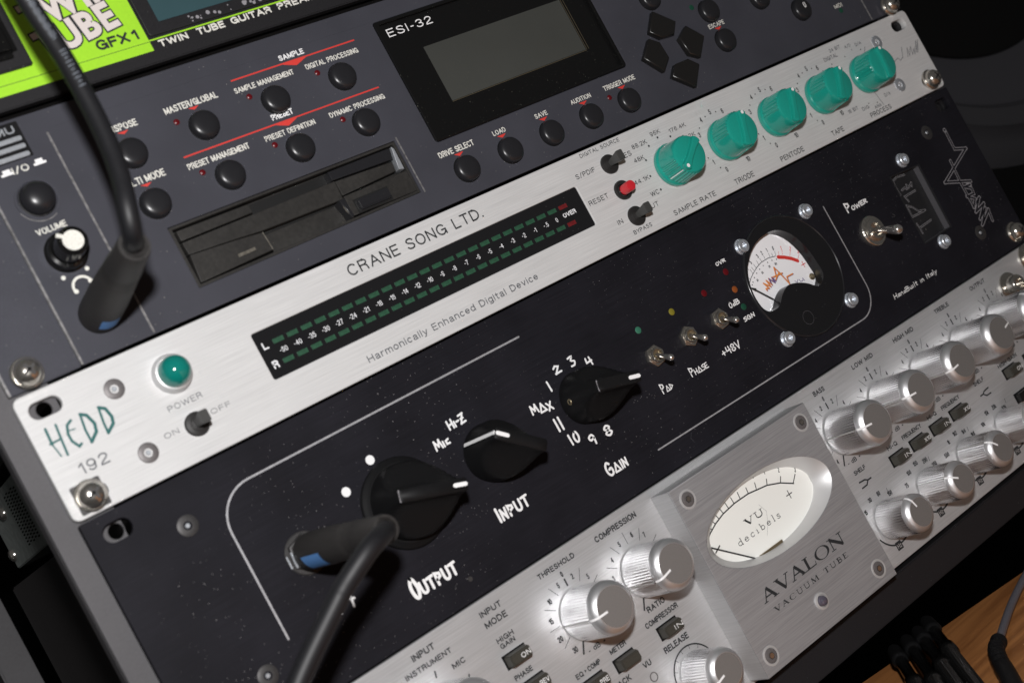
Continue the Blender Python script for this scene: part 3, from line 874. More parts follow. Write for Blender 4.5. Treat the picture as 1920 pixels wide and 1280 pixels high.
# ================================================================== silver digital converter
dc = thing('digital_converter', 'brushed silver one-unit panel with five teal knobs, green level meter and green power lamp', 'converter', (240, -44, 0))
b = MB()
SL = [rrect(3.4, 14.4, -9.1, -3.5, 2.79), rrect(467.6, 478.4, -9.1, -3.5, 2.79), rrect(467.6, 478.4, -40.8, -35.2, 2.79), rrect(3.4, 14.4, -40.8, -35.2, 2.79)]
MW = rrect(82.7, 240.9, -30.4, -12.5, .9)
b.fill([rrect(0, 482.6, -44, 0, 2.6), MW] + SL, -3.2, 0, 'silver', .4)
D = 'dark'
for s, x0, y, x1, h in (('CRANE SONG LTD.', 128.4, -8.4, 193.6, 4.5), ('DIGITAL SOURCE', 250.4, -2.75, 273.6, 1.75), ('S/PDIF', 243.2, -10.35, 254.2, 2.15), ('RESET', 242.7, -22.6, 253.7, 2.15), ('IN', 251.1, -34.9, 254.1, 2.15),
                        ('BYPASS', 256.2, -41.4, 267.1, 1.8), ('OUT', 268.6, -34.8, 276.0, 2.1), ('AES', 268.6, -10.4, 276.0, 2.3), ('88.2K', 277.8, -8.5, 286.8, 2.05), ('96K', 290.4, -6.6, 296.4, 2.0),
                        ('176.4K', 301.0, -8.6, 311.5, 1.9), ('192K', 306.4, -14.1, 313.9, 1.9), ('48K', 275.2, -14.2, 281.3, 2.05), ('44.1K', 269.4, -22.9, 278.3, 2.05), ('WC', 274.4, -30.3, 279.4, 2.2), ('SAMPLE RATE', 280.8, -41.9, 307.6, 2.3),
                        ('TRIODE', 320.9, -41.8, 333.8, 2.5), ('PENTODE', 353.0, -41.8, 369.6, 2.5), ('TAPE', 391, -41.8, 400, 2.5), ('PROCESS', 421.3, -42.3, 437.8, 2.5)):
    b.text(s, x0, y, x1, h, D, .06, -.006)
b.text('DIGITAL', 411.2, -8.1, 421.4, 2.0, 'greyprint'); b.text('24 BIT', 417.5, -4.9, 425.9, 1.8, 'greyprint'); b.text('A/D', 428.6, -6.2, 433.2, 1.7, 'greyprint'); b.text('D/A', 436.4, -7.3, 441, 1.7, 'greyprint')
b.text('16 BIT', 408.4, -35.6, 416, 1.8, 'greyprint'); b.text('DIG', 418.2, -37.4, 423.4, 1.8, 'greyprint'); b.text('ANA', 426.8, -39.2, 432.2, 1.8, 'greyprint'); b.text('D/A', 437.4, -36.0, 442, 1.8, 'greyprint')
for q in ((414.6, -10.4), (425.6, -9.6), (432.4, -8.0), (438.2, -9.6), (424.4, -35.2), (430.2, -36.6)):
    b.disc(*q, .35, .06, 'dark', 10)
b.stroke([(441.9, -9.3), (439.6, -12)], .3, .06, 'greyprint'); b.stroke([(432.1, -31.7), (433.7, -39.2)], .3, .06, 'greyprint')
b.text('Harmonically Enhanced Digital Device', 118.4, -39.9, 202.3, 2.75, 'greyprint', .06, -.004)
b.text('192', 8.9, -31.0, 19.1, 3.9, 'greyprint', .06, -.008); b.text('POWER', 43.9, -24.9, 56.8, 2.1, 'greyprint', .06, -.01); b.text('OFF', 56.6, -31.7, 64.2, 1.8, 'greyprint', .06, -.012); b.text('ON', 38.4, -32.4, 43.8, 1.9, 'greyprint', .06, -.012)
for q in ((293.4, -8.0), (300.3, -9.9), (286.7, -9.8), (281.4, -14.9), (279.2, -21.9), (280.8, -29.0)):
    b.disc(*q, .5, .06, D, 12)
for i in range(4):   # numbered rings of the drive knobs
    xc = 292.9 + 34.57 * (i + 1)
    if i < 3:
        for s, dx, dy in (('0', -7.0, -12.3), ('1', -11.9, -6.9), ('3', -11.6, 6.7), ('4', -6.4, 12.6), ('5', .6, 14.2), ('6', 7.7, 12.4), ('10', 7.6, -12.2), ('8', 13.6, -1.0), ('7', 12.9, 6.2)):
            b.textc(s, xc + dx, -21.4 + dy, 2.5, D, .06, .9)
        for dx, dy in ((-9.9, -10.4), (-13.6, -4.2), (-9.6, 9.5), (-3.2, 13.1), (4.0, 13.2), (10.2, 9.8), (12.4, -6.6)):
            b.disc(xc + dx, -21.4 + dy, .35, .06, D, 10)
TP = 'tealprint'
for q, wd in (([(5.5, -12.6), (5.3, -16.0), (5.2, -18.0)], .9), ([(5.2, -18.0), (6.0, -22.6)], .5), ([(9.0, -12.7), (8.5, -17.5), (8.0, -23.1)], .8), ([(4.6, -17.7), (8.4, -17.5)], .7),
              ([(13.9, -13.4), (12.1, -14.4), (11.1, -17.2), (11.2, -19.7), (12.5, -22.2), (13.5, -21.7)], .9), ([(11.6, -16.2), (13.9, -16.5)], .4),
              ([(17.4, -12.9), (16.6, -18.3), (16.6, -22.6)], .8), ([(17.4, -12.9), (19.1, -14.0), (20.2, -17.5), (19.5, -20.2), (16.6, -22.6)], 1.1),
              ([(23.7, -13.4), (22.9, -18.5), (22.7, -22.2)], .8), ([(23.7, -13.4), (25.5, -14.6), (26.2, -17.9), (25.6, -20.1), (22.7, -22.2)], 1.1)):
    b.stroke([(x, y) for x, y in q], wd, .06, TP)
for q in ([(455.5, -17.9), (455.0, -22.7), (459.7, -21.2), (460.8, -22.9), (463.7, -21.8), (466.3, -17.2), (463.4, -22.4)],
          [(467.3, -22.9), (470.0, -18.4), (468.9, -22.7), (472.9, -18.6), (471.4, -22.8), (474.4, -20.4), (473.2, -23.1), (478.7, -17.0), (475.1, -22.7), (480.2, -17.1), (476.0, -23.0)]):
    b.stroke(q, .3, .06, 'greyprint')
b.build('faceplate', dc, (240, -22, 0))
# level meter
b = MB()
b.box(82.2, 241.4, -30.9, -12.0, -2.4, -.5, 'meterwin', 0)
b.text('L', 84.7, -19.4, 86.9, 2.7, 'label', -.44, .02); b.text('R', 84.9, -27.0, 87.3, 2.9, 'label', -.44, .02)
NUM = ['-60', '-40', '-35', '-30', '-27', '-24', '-21', '-18', '-16', '-14', '-12', '-10', '-9', '-8', '-7', '-6', '-5', '-4', '-3', '-2', '-1', '-.5', '0']
for i, s in enumerate(NUM):
    b.textc(s, 91.4 + 6.045 * i, -21.75, 1.95, 'label', -.44, .98, -.012)
b.text('OVER', 228.2, -22.4, 235.3, 1.9, 'label', -.44, .025)
lm = b.build('level_meter', dc, (162, -21, 0))
seg0 = {}
for row, yy in ((0, -17.9), (1, -25.65)):
    for i in range(24):
        k = 'segred' if i == 23 else 'segment'
        x = 91.3 + 6.045 * i
        if k not in seg0:
            b = MB(); b.box(x - 2.2, x + 2.2, yy - .85, yy + .85, -.48, -.36, k); seg0[k] = b.build('segment', lm, (x, yy, 0))
        else:
            again(seg0[k], (x, yy, 0))
# teal knobs
def teal_knob(x, y):
    b = MB()
    n = 192
    def rib(i, k):
        if i in (6, 7):
            a = k / n * 360
            if 45 < a < 315 and not (200 < a < 290):
                return 1 + .03 * (1 if (k % 6) < 3 else -1)
        return 1
    b.lathe([(7.5, .4), (9.7, .5), (9.75, 2.2), (9.5, 2.7), (9.15, 3.0), (9.05, 3.2), (9.05, 3.5), (8.6, 12.6), (8.5, 13.0), (8.1, 13.6), (7.4, 13.9)], 'teal', n=n, rib=rib)
    # pointer ridge left proud of two scooped flanks
    b.fill([[(-2.1, -7.6), (-1.5, -3), (-1.5, 3), (-2.1, 7.6), (-1.2, 8.2), (0, 8.4), (1.2, 8.2), (2.1, 7.6), (1.5, 3), (1.5, -3), (2.1, -7.6), (1.2, -8.2), (0, -8.4), (-1.2, -8.2)][::-1]], 12.4, 15.4, 'teal', .7)
    b.disc(0, 7.2, .85, 15.43, 'white', 16)
    b.v = [(q[0] + x, q[1] + y, q[2]) for q in b.v]
    o = b.build('knob', dc, (x, y, 0), 28)
    b = MB()
    b.box(-.45, .45, -.1, .12, 3.4, 12.4, 'white')
    b.v = [(q[0] + x, q[1] + y + 8.93 - (q[2] - 3.4) * .045, q[2]) for q in b.v]
    b.build('pointer_line', o, (x, y, 0))
    b = MB()
    b.lathe([(1.15, 0), (1.1, .25), (.7, .25), (.6, -.3)], 'blackoxide', n=14)
    ca, sa = math.cos(math.radians(34)), math.sin(math.radians(34))
    b.v = [(q[0] * ca - (-8.95 - q[2]) * sa + x, q[0] * sa + (-8.95 - q[2]) * ca + y, 6.0 + q[1]) for q in b.v]
    b.build('set_screw', o, (x, y, 0))
    return o


k0 = teal_knob(292.9, -21.8)
k0.rotation_euler = (0, math.radians(-128), 0)
for i, a in enumerate((22, 26, 28, 6)):
    again(k0, (292.9 + 34.57 * (i + 1), -21.8, 0), a)
# lamp
b = MB()
b.lathe([(6.9, 0), (6.9, 1.0), (6.4, 1.8), (6.3, 3.2), (5.9, 3.5)], 'bezel', 50.8, -13.4, n=44)
lp = b.build('power_lamp', dc, (50.8, -13.4, 0), 40)
b = MB()
b.lathe([(5.6, 3.2), (5.5, 5.0), (5.1, 6.6), (4.3, 8.1), (3.1, 9.2), (1.7, 9.8), (.4, 10.0)], 'lens', 50.8, -13.4, n=44)
b.build('lens', lp, (50.8, -13.4, 0), 60)


def bat_switch(x, y, red=False):
    b = MB()
    b.lathe([(4.3, 0), (4.3, .9), (4.0, 1.3), (2.6, 1.5), (2.5, 1.7)], 'collar', x, y, n=32)
    o = b.build('reset_button' if red else 'toggle_switch', dc, (x, y, 0), 40)
    b = MB()
    if red:
        b.lathe([(2.3, 1.4), (2.3, 7.2), (2.15, 7.6), (.5, 7.75)], 'redcap', x - .8, y - .3, n=28)
        b.lathe([(2.9, 1.5), (2.7, 2.3)], 'gloss', x - .8, y - .3, n=28)
        b.build('cap', o, (x, y, 0), 40)
    else:
        bm = bmesh.new()
        bmesh.ops.create_cube(bm, size=1)
        for v in bm.verts:
            top = v.co.z > 0
            hx, hy = (1.75, 2.3) if top else (1.1, 1.2)
            v.co = (v.co.x * 2 * hx + (.5 if top else 0), v.co.y * 2 * hy + (.6 if top else 0), 9.4 if top else 1.4)
        bmesh.ops.bevel(bm, geom=bm.edges[:], offset=.35, segments=2, affect='EDGES')
        b.bm_add(bm, 'lever')
        b.v = [(q[0] + x, q[1] + y, q[2]) for q in b.v]
        b.build('lever', o, (x, y, 0), 40)
    return o


bat_switch(262.2, -10.0); bat_switch(261.9, -22.3, True); bat_switch(261.7, -34.6); bat_switch(50.3, -32.3)
csk(31.2, -10.0, dc); csk(31.2, -33.8, dc); csk(451.6, -9.6, dc, 'steel'); csk(451.4, -33.8, dc, 'steel')
rack_screw(8.2, -38.0, dc, True); rack_screw(473.4, -38.2, dc)
b = MB(); b.box(24, 458, -37.5, -4, -232, -6.2, 'chassis', .5)
b.build('chassis', dc, (240, -22, -120))
b = MB()
for i in range(16):
    for j in range(5):
        y0, z0 = -32.5 + i * 1.55 + (.7 if j % 2 else 0), -160 - j * 6
        b.add([(23.94, y0, z0), (23.94, y0 + .7, z0), (23.94, y0 + .7, z0 - 4.2), (23.94, y0, z0 - 4.2)], [[0, 1, 2, 3]], 'void')
b.build('vent', dc, (24, -20, -180))
for y, z in ((-13.4, -203), (-31.0, -226)):
    b = MB()
    b.lathe([(3.0, 0), (2.9, .9), (2.2, 1.8), (1.0, 2.3)], 'chrome', n=20)
    b.v = [(24 - q[2], y + q[0], z + q[1]) for q in b.v]
    b.build('side_screw', dc, (24, y, z), 40)

# ================================================================== black microphone preamp
mp_ = thing('microphone_preamp', 'matte black two-unit panel with black pointer knobs, handwritten white words and a round meter', 'preamp', (240, -133, 0))
b = MB()
VW = [(302.8, -75.6), (308.6, -70.9), (316.5, -67.7), (327.2, -67.5), (334.9, -72.6), (339.3, -81.0), (340.8, -90.0), (340.7, -95.3), (337.0, -98.6), (333.4, -98.4), (329.7, -95.6), (324.9, -93.2), (319.4, -91.8),
      (315.6, -92.6), (312.0, -94.6), (308.1, -97.6), (304.0, -98.2), (300.7, -97.3), (298.4, -94.0), (297.9, -87.4), (299.7, -80.7)]
VW = [(q[0], q[1]) for q in smooth([(x, y, 0) for x, y in VW + VW[:1]], 3)][:-1]
MC = (324.9, -89.5)
VW = [(MC[0] + (x - MC[0]) * min(1, 27.5 / math.hypot(x - MC[0], y - MC[1])), MC[1] + (y - MC[1]) * min(1, 27.5 / math.hypot(x - MC[0], y - MC[1]))) for x, y in VW]
TW = [(412, -71.2), (435.0, -72.6), (434.0, -107.4), (411, -108.0)]
b.fill([rrect(.6, 482.2, -132.9, -44.9, .8), rrect(5.9, 15.8, -55.0, -48.7, 3.1), rrect(467.5, 478.5, -55.0, -49.0, 2.9), rrect(467.5, 478.5, -129.0, -123.0, 2.9), rrect(5.9, 15.8, -129.2, -122.9, 3.1),
        circ(*MC, 28.3, 56), TW[::-1]], -3.2, 0, 'black', .3)
# engraved frame lines
arc = [(57 - 13.8 * math.sin(math.radians(a)), -70.2 + 13.7 * math.cos(math.radians(a))) for a in range(0, 91, 9)]
b.stroke([(180.7, -56.6)] + arc + [(43.2, -109.9)], .72, .04, 'engrave')
arc = [(349.6 + 13 * math.cos(math.radians(a)), -109.4 - 13 * math.sin(math.radians(a))) for a in range(0, 91, 9)]
b.stroke([(362.5, -68.8)] + arc + [(213.7, -122.6)], .62, .04, 'engrave')
hand(b, 'OUTPUT', 90.4, -121.3, 110.0, 4.2, wd=1.08, first=1.7, gap=.26)
hand(b, 'INPUT', 134.9, -114.0, 149.6, 3.9, wd=.95, first=1.3, gap=.26)
hand(b, 'GAIN', 186.9, -121.2, 197.6, 3.2, wd=.78, first=1.6, gap=.2)
hand(b, 'Mic', 125.6, -79.6, 132, 3.2, wd=.75)
hand(b, 'Hi-Z', 134.6, -75.2, 142.2, 3.3, wd=.75)
hand(b, 'MAX', 169.5, -85.6, 179.3, 3.1, wd=.75, rise=-.24)
hand(b, '1', 181.9, -81.1, 182.5, 3.9, wd=.8)
hand(b, '2', 187.4, -76.4, 190.8, 3.1, wd=.75)
hand(b, '3', 195.8, -76.6, 198.5, 3.6, wd=.75)
hand(b, '4', 202.9, -79.8, 206.0, 3.2, wd=.75)
hand(b, '11', 176.6, -96.2, 178.8, 5.0, wd=.9, gap=1.6)
hand(b, '10', 178.8, -103.2, 183.2, 4.0, wd=.85, gap=.3)
hand(b, '9', 186.6, -107.4, 189.4, 3.8, wd=.85)
hand(b, '8', 195.0, -107.5, 198.2, 4.0, wd=.85)
hand(b, 'PAD', 229.4, -104.5, 235.7, 2.1, wd=.4, first=1.9)
hand(b, 'PHASE', 246.7, -104.6, 257.0, 2.2, wd=.42, first=1.7)
hand(b, '+48V', 266.9, -104.3, 278.0, 3.0, wd=.55)
hand(b, 'SGN', 286.8, -96.0, 293.5, 1.7, wd=.45)
hand(b, '0dB', 283.1, -87.9, 289.4, 2.2, wd=.45)
hand(b, 'OVR', 287.7, -69.2, 293.7, 1.4, wd=.4)
hand(b, 'POWER', 374.8, -76.7, 390.0, 1.9, wd=.6, first=2.3)
hand(b, 'HandBuilt in Italy', 374.6, -122.4, 408.8, 2.2, wd=.33, slant=.15)
b.disc(100.2, -70.8, 1.75, .06, 'white', 24); b.disc(86.3, -76.6, 1.75, .06, 'white', 24)
for q in ([(69.7, -106.9), (69.5, -108.9), (69.0, -112.0)], [(68.1, -108.9), (70.4, -109.6)], [(61.4, -111.4), (63.0, -110.5), (63.8, -112.1)]):
    b.stroke(q, .9, .06, 'white')
# pulse logo, double engraved outline
for q in ([(464.7, -65.3), (464.2, -74.8), (472.1, -77.2), (445.7, -87.0), (463.3, -92.8)],
          [(457.1, -78.9), (455.8, -90.7), (455.7, -104.6), (459.5, -101.4), (455.2, -98.5), (460.6, -98.9), (461.0, -96.0), (456.8, -93.7), (461.2, -94.1), (459.7, -92.2)],
          [(455.7, -104.6), (462.7, -102.0), (455.5, -107.2), (463.6, -105.7), (455.6, -111.2), (462.7, -108.0), (455.0, -114.3), (464.4, -109.6), (463.2, -115.2)]):
    b.stroke(q, 1.7, .03, 'engraveglint'); b.stroke(q, 1.0, .05, 'black')
b.ring(464.5, -64.2, 1.0, .4, .05, 'engraveglint', n=20)
for i in range(60):   # fluff and scratches
    x, y = 215 + random.random() * 240, -62 - random.random() * 66
    a = random.random() * 6.28; l = .3 + random.random() * .6
    if random.random() < .12:
        b.stroke([(x, y), (x + l * 3 * math.cos(a), y + l * 3 * math.sin(a)), (x + l * 5 * math.cos(a + .5), y + l * 5 * math.sin(a + .5))], .07, .05, 'greyprint')
b.build('faceplate', mp_, (240, -89, 0))


def pointer_knob(x, y, deg, R, skirt, mark, H=24.0):
    """tall round knob whose upper flanks are scooped away, leaving a blunt ridge; deg anticlockwise from +x is the marked end"""
    b = MB()
    if skirt > R + .5:
        b.lathe([(skirt, .3), (skirt, 1.2), (skirt - .5, 1.7), (R + 1.2, 2.2), (R + .2, 3.2)], 'blackrub', n=72)
    N = 144
    rows = []
    for z in (.4, 2, 4.5, 6.0, 7.2, 8.5, 10, 11.5, 13, 15, 17, 19, 21, 22.8, 23.6, 24.0):
        z_ = z * H / 24
        rr = R * (1 - .055 * z / 24)
        t = min(1, max(0, (z - 7.5) / 13.5))
        wv = 2.5 + (R - 2.4) * (1 - t) ** 1.7
        ed = 0 if z < 22.8 else (.12 if z < 23.7 else .55)
        row = []
        for k in range(N):
            a = 2 * math.pi * k / N
            sn = abs(math.sin(a))
            q = rr - ed
            lim = (wv - ed) / max(sn, 1e-3)
            # soft corner where the scoop meets the round wall
            q = -math.log(math.exp(-q * 1.6) + math.exp(-min(lim, 60) * 1.6)) / 1.6
            row.append((z_, q))
        rows.append(row)
    vs, fs = [], []
    for r_ in rows:
        for k, (z, rr) in enumerate(r_):
            a = 2 * math.pi * k / N
            vs.append((rr * math.cos(a), rr * math.sin(a), z))
    for i in range(len(rows) - 1):
        for k in range(N):
            k2 = (k + 1) % N
            fs.append([i * N + k, i * N + k2, (i + 1) * N + k2, (i + 1) * N + k])
    fs.append([(len(rows) - 1) * N + k for k in range(N)])
    b.add(vs, fs, 'blackrub')
    Rt = R * .945
    b.stroke([(Rt - 5.2, 0), (Rt - 1.0, 0)], 1.5, H + .04, 'white')
    if mark == 'top':
        b.stroke([(-Rt + .5, 1.9), (-Rt + .5, -1.9)], .5, H - .1, 'engraveglint')  # highlight on the ridge's back edge, painted as a dim line
    else:
        b.add([(R + .12, -.7, 1.0), (R + .12, .7, 1.0), (Rt + .1, .7, H - .7), (Rt + .1, -.7, H - .7)], [[0, 1, 2, 3]], 'white')
        b.add([(Rt + .12, -.7, H - .7), (Rt + .12, .7, H - .7), (Rt - .9, .7, H + .1), (Rt - .9, -.7, H + .1)], [[0, 1, 2, 3]], 'white')
    ca, sa = math.cos(math.radians(deg)), math.sin(math.radians(deg))
    b.v = [(x + q[0] * ca - q[1] * sa, y + q[0] * sa + q[1] * ca, q[2]) for q in b.v]
    o = b.build('pointer_knob', mp_, (x, y, 0), 45)
    if mark == 'top' and skirt < R + 1:
        b = MB()
        b.lathe([(1.3, 0), (1.2, .2), (.8, .2), (.7, -.6)], 'brass', n=16)
        a = math.radians(deg + 180 + 6)
        b.v = [(x + (-q[0] * math.sin(a) + (R * .985 + q[2]) * math.cos(a)), y + (q[0] * math.cos(a) + (R * .985 + q[2]) * math.sin(a)), 6.4 + q[1]) for q in b.v]
        b.build('set_screw', o, (x, y, 0))


pointer_knob(103.9, -90.0, -17, 14.3, 16.8, 'top', 25.5)
pointer_knob(145.0, -90.1, 141, 11.5, 11.5, 'side', 24.5)
pointer_knob(193.7, -89.4, -13, 11.1, 11.1, 'top', 26.6)


def mini_toggle(x, y, a0):
    b = MB()
    hexp = [(x + 4.7 * math.cos(math.radians(a0 + 60 * k)), y + 4.7 * math.sin(math.radians(a0 + 60 * k))) for k in range(6)]
    b.fill([hexp, circ(x, y, 3.0, 20)], 0, 2.0, 'chrome', .3)
    b.lathe([(3.05, .5), (3.05, 3.1), (2.9, 3.4), (2.4, 3.4), (2.2, 1.6)], 'chrome', x, y, n=28, cap=False)
    b.disc(x, y, 2.3, 1.6, 'brass', 24)
    o = b.build('toggle_switch', mp_, (x, y, 0), 30)
    b = MB()
    d = Vector((-1.0, -3.7, 9.6))
    b.tube([Vector((x, y, 2.4)) + d * t for t in (0, .25, .5, .8, .9, .96, 1.0)], [.85, .95, 1.05, 1.4, 1.4, 1.15, .5], 'lever_metal', 18)
    b.build('lever', o, (x, y, 0), 60)


mini_toggle(234.1, -89.4, 10); mini_toggle(254.6, -89.4, 32); mini_toggle(274.0, -89.6, 8)
b = MB()
x, y = 382.6, -89.8
b.lathe([(7.4, 0), (7.4, 1.6), (7.0, 2.0), (5.4, 2.1), (5.3, 2.9), (4.3, 3.4), (3.4, 3.4), (2.9, 1.4)], 'chrome', x, y, n=160, rib=lambda i, k: 1 + (.012 if i < 2 and k % 4 < 2 else 0))
o = b.build('power_switch', mp_, (x, y, 0), 30)
b = MB()
d = Vector((-2.8, -4.9, 16.0))
b.tube([Vector((x, y, 2.4)) + d * t for t in (0, .25, .5, .8, .92, .98, 1.0)], [1.3, 1.5, 1.8, 2.35, 2.3, 1.7, .8], 'lever_metal', 22)
b.build('lever', o, (x, y, 0), 60)
for x, y, k, nm in ((233.6, -76.9, 'greenled', 'green'), (253.7, -77.0, 'yellowled', 'yellow'), (274.1, -76.8, 'redled', 'red'), (290.7, -73.3, 'redled', 'red'), (290.4, -81.8, 'orangeled', 'orange'), (290.1, -90.2, 'greenleddim', 'dark green')):
    b = MB(); b.lathe([(1.5, 0), (1.5, .15), (1.1, .35), (.3, .4)], k, x, y, n=20); b.build('indicator_light', mp_, (x, y, 0), label=nm + ' indicator light')
# round meter
b = MB()
b.fill([circ(*MC, 28.2, 64), VW[::-1]], -4.6, 1.0, 'meterwin')
b.lathe([(28.6, -.5), (28.6, .9), (28.3, 1.3), (27.9, 1.4), (27.6, 1.05), (27.6, .8)], 'smoke', *MC, n=72, cap=False)
b.ring(319.6, -108.6, 3.1, .16, 1.08, 'smokewall', n=28)
vm = b.build('round_meter', mp_, (325.4, -89.6, 0), 40)
b = MB()
b.fill([circ(*MC, 28.0, 48)], -5.2, -4.5, 'dialw')
Z = -4.42
b.stroke([(303.7, -82.9), (306.2, -81.0), (308.8, -79.7), (312.3, -78.2), (315.8, -77.3), (320.8, -77.1), (325.5, -78.0)], .3, Z, 'dark')
b.stroke([(326.5, -78.9), (329.9, -80.4), (333.3, -82.4), (336.1, -84.7)], 1.7, Z, 'red')
TK = [(304.7, -80.4), (305.3, -81.5), (308.0, -77.6), (308.3, -79.8), (309.4, -77.0), (309.8, -79.0), (311.3, -76.3), (311.7, -78.6), (313.9, -75.6), (313.9, -77.7), (316.2, -75.2), (316.4, -77.3), (319.1, -75.1), (318.9, -76.9),
      (322.5, -75.2), (322.1, -77.2), (324.2, -75.9), (323.7, -77.4), (326.4, -75.7), (325.7, -77.7), (328.3, -76.7), (327.4, -78.5), (330.7, -76.8), (329.5, -79.0), (335.0, -79.1), (333.1, -81.1), (338.7, -82.4), (336.5, -84.2)]
for i in range(0, len(TK), 2):
    b.stroke([TK[i], TK[i + 1]], .2, Z, 'red' if i >= 20 else 'dark', cap=False)
for q in ((304.7, -84.0), (305.9, -83.1), (307.9, -81.7), (310.4, -80.5), (313.1, -79.6), (316.0, -79.0), (319.3, -78.7), (322.2, -78.8), (325.0, -79.4)):
    b.disc(*q, .3, Z, 'dark', 10)
for s, x, y, k, h, r in (('5', 310.3, -75.0, 'dark', 2.0, 20), ('3', 315.7, -74.0, 'dark', 2.0, 10), ('2', 318.9, -73.7, 'dark', 2.0, 5), ('1', 322.4, -73.7, 'dark', 2.0, 0), ('0', 326.3, -74.3, 'dark', 2.0, -10), ('1', 330.7, -75.9, 'red', 1.9, -20), ('2', 335.5, -78.2, 'red', 1.9, -30), ('3', 339.0, -81.2, 'red', 1.9, -38),
                       ('100', 323.2, -81.0, 'dark', 1.2, -10), ('80', 319.1, -80.7, 'dark', 1.2, 0), ('60', 313.6, -81.5, 'dark', 1.2, 12), ('40', 308.8, -83.4, 'dark', 1.2, 25), ('7', 307.0, -76.9, 'dark', 1.6, 25)):
    b.textc(s, x, y, h, k, Z, .75, 0, r)
b.stroke([(338.1 - 1.4, -87.3), (338.1 + 1.4, -87.3)], .35, Z, 'red'); b.stroke([(338.1, -85.9), (338.1, -88.7)], .35, Z, 'red')
for q in ([(310.8, -89.4), (310.8, -88.5), (312.4, -88.9), (311.0, -85.9), (313.8, -88.6), (313.2, -85.4), (315.0, -88.2), (315.1, -85.3), (317.1, -87.9), (317.0, -85.5), (317.9, -87.5), (317.5, -86.3)],
          [(318.4, -87.3), (322.4, -85.0), (321.1, -82.1), (319.6, -86.6)], [(317.0, -85.5), (323.9, -86.0)], [(322.4, -85.0), (324.7, -91.7), (325.3, -88.5), (329.4, -88.6)]):
    b.stroke([(x + .2, y - .2) for x, y in q], .7, Z, 'violet'); b.stroke(q, .6, Z + .01, 'orange')
b.stroke([(328.4, -91.9), (329.3, -93.0), (330.6, -92.0)], .3, Z, 'violet'); b.stroke([(331.2, -92.3), (331.4, -93.5), (333.0, -93.6), (333.6, -92.6), (333.9, -94)], .3, Z, 'violet')
b.build('dial', vm, (325.4, -89.6, -5))
b = MB(); b.tube([(310.5, -94.6, -2.6), (302.2, -85.2, -2.6)], .3, 'dark', 8); b.fill([[(301.2, -84.4), (304.2, -86.2), (303.2, -87.0)]], -2.7, -2.5, 'dark'); b.build('needle', vm, (308, -92, -2))
b = MB(); b.lathe([(1.6, -4.5), (1.6, -4.1), (.4, -4.0)], 'brass', 339.1, -94.1, n=18); b.build('zero_screw', vm, (339, -94, -4))
sc = None
for x, y in ((305.3, -67.0), (350.2, -66.6), (303.0, -111.8), (348.4, -111.9), (424.9, -67.2), (423.0, -111.4)):
    if sc is None:
        b = MB()
        b.lathe([(3.6, 0), (3.6, .5), (2.95, .55), (2.95, 2.3), (2.7, 2.6), (1.3, 2.65), (1.25, 1.4), (.3, 1.3)], 'steel', x, y, n=36)
        sc = b.build('cap_screw', mp_, (x, y, 0), 35)
    else:
        again(sc, (x, y, 0))
# recessed label window
b = MB()
b.fill([TW[::-1], [(412.6, -71.8), (434.4, -73.2), (433.4, -106.8), (411.6, -107.4)]], -.6, .2, 'smokeplate', .1)
b.fill([TW[::-1], [(412.7, -71.9), (434.3, -73.3), (433.3, -106.7), (411.7, -107.3)]], -4.2, -.7, 'smokewall')
b.fill([TW[::-1]], -4.6, -3.8, 'smokeplate')
for q in ([(422.2, -73.7), (416.6, -72.9), (412.9, -73.7), (412.4, -77.1), (412.8, -81.4)], [(415.2, -79.8), (418.1, -79.3), (418.6, -80.4)], [(419.5, -80.4), (420.0, -78.7), (420.7, -80.2), (423.8, -78.8), (422.9, -80.4)],
          [(415.8, -86.1), (414.8, -83.2), (423.7, -83.0)], [(412.6, -93.5), (412.9, -87.5), (416.0, -89.4), (418.6, -92.6), (423.0, -93.7), (417.2, -93.7), (412.6, -93.5)], [(413.0, -97.5), (413.5, -99.9), (413.5, -102.8)], [(413.5, -99.9), (423.3, -99.3)]):
    q = [(x + 4.2, y - .2) for x, y in q]
    b.stroke(q, .95, -3.7, 'engravedull'); b.stroke(q, .4, -3.62, 'meterwin')
b.build('label_window', mp_, (423, -90, -2))
for x, y in ((31.3, -61.0), (31.3, -116.6), (451.6, -61.0), (450.6, -117.2)):
    csk(x, y, mp_, 'blackoxide', 3.7)
b = MB(); b.lathe([(1.0, 0), (.9, .15)], 'blackoxide', 112.8, -125.6, n=16); b.build('countersunk_screw', mp_, (112.8, -125.6, 0))
# output jack nut
b = MB()
x, y = 62.6, -88.0
b.lathe([(7.6, 0), (7.6, .6), (7.2, .9)], 'blackoxide', x, y, n=40)
hexp = [(x + 6.9 * math.cos(math.radians(20 + 60 * k)), y + 6.9 * math.sin(math.radians(20 + 60 * k))) for k in range(6)]
b.fill([hexp], .5, 3.0, 'blackoxide', .5)
b.lathe([(5.6, 2.8), (5.6, 3.6), (5.3, 3.8), (3.4, 3.8)], 'chrome', x, y, n=36)
b.stroke([(56.9, -85.6), (56.6, -90.6)], .8, 3.1, 'steel')
b.stroke([(55.6, -86.2), (55.5, -90.2)], .6, 1.0, 'steel')
b.build('output_jack', mp_, (x, y, 0), 30)
rack_screw(473.0, -126.0, mp_)
b = MB(); b.box(24, 458, -130, -43, -268, -6.2, 'blackchassis', .8); b.build('chassis', mp_, (240, -88, -130))

# ================================================================== aluminium channel strip
def ell(cx, cy, a, bb, n=64):
    return [(cx + a * math.cos(2 * math.pi * k / n), cy + bb * math.sin(2 * math.pi * k / n)) for k in range(n)]


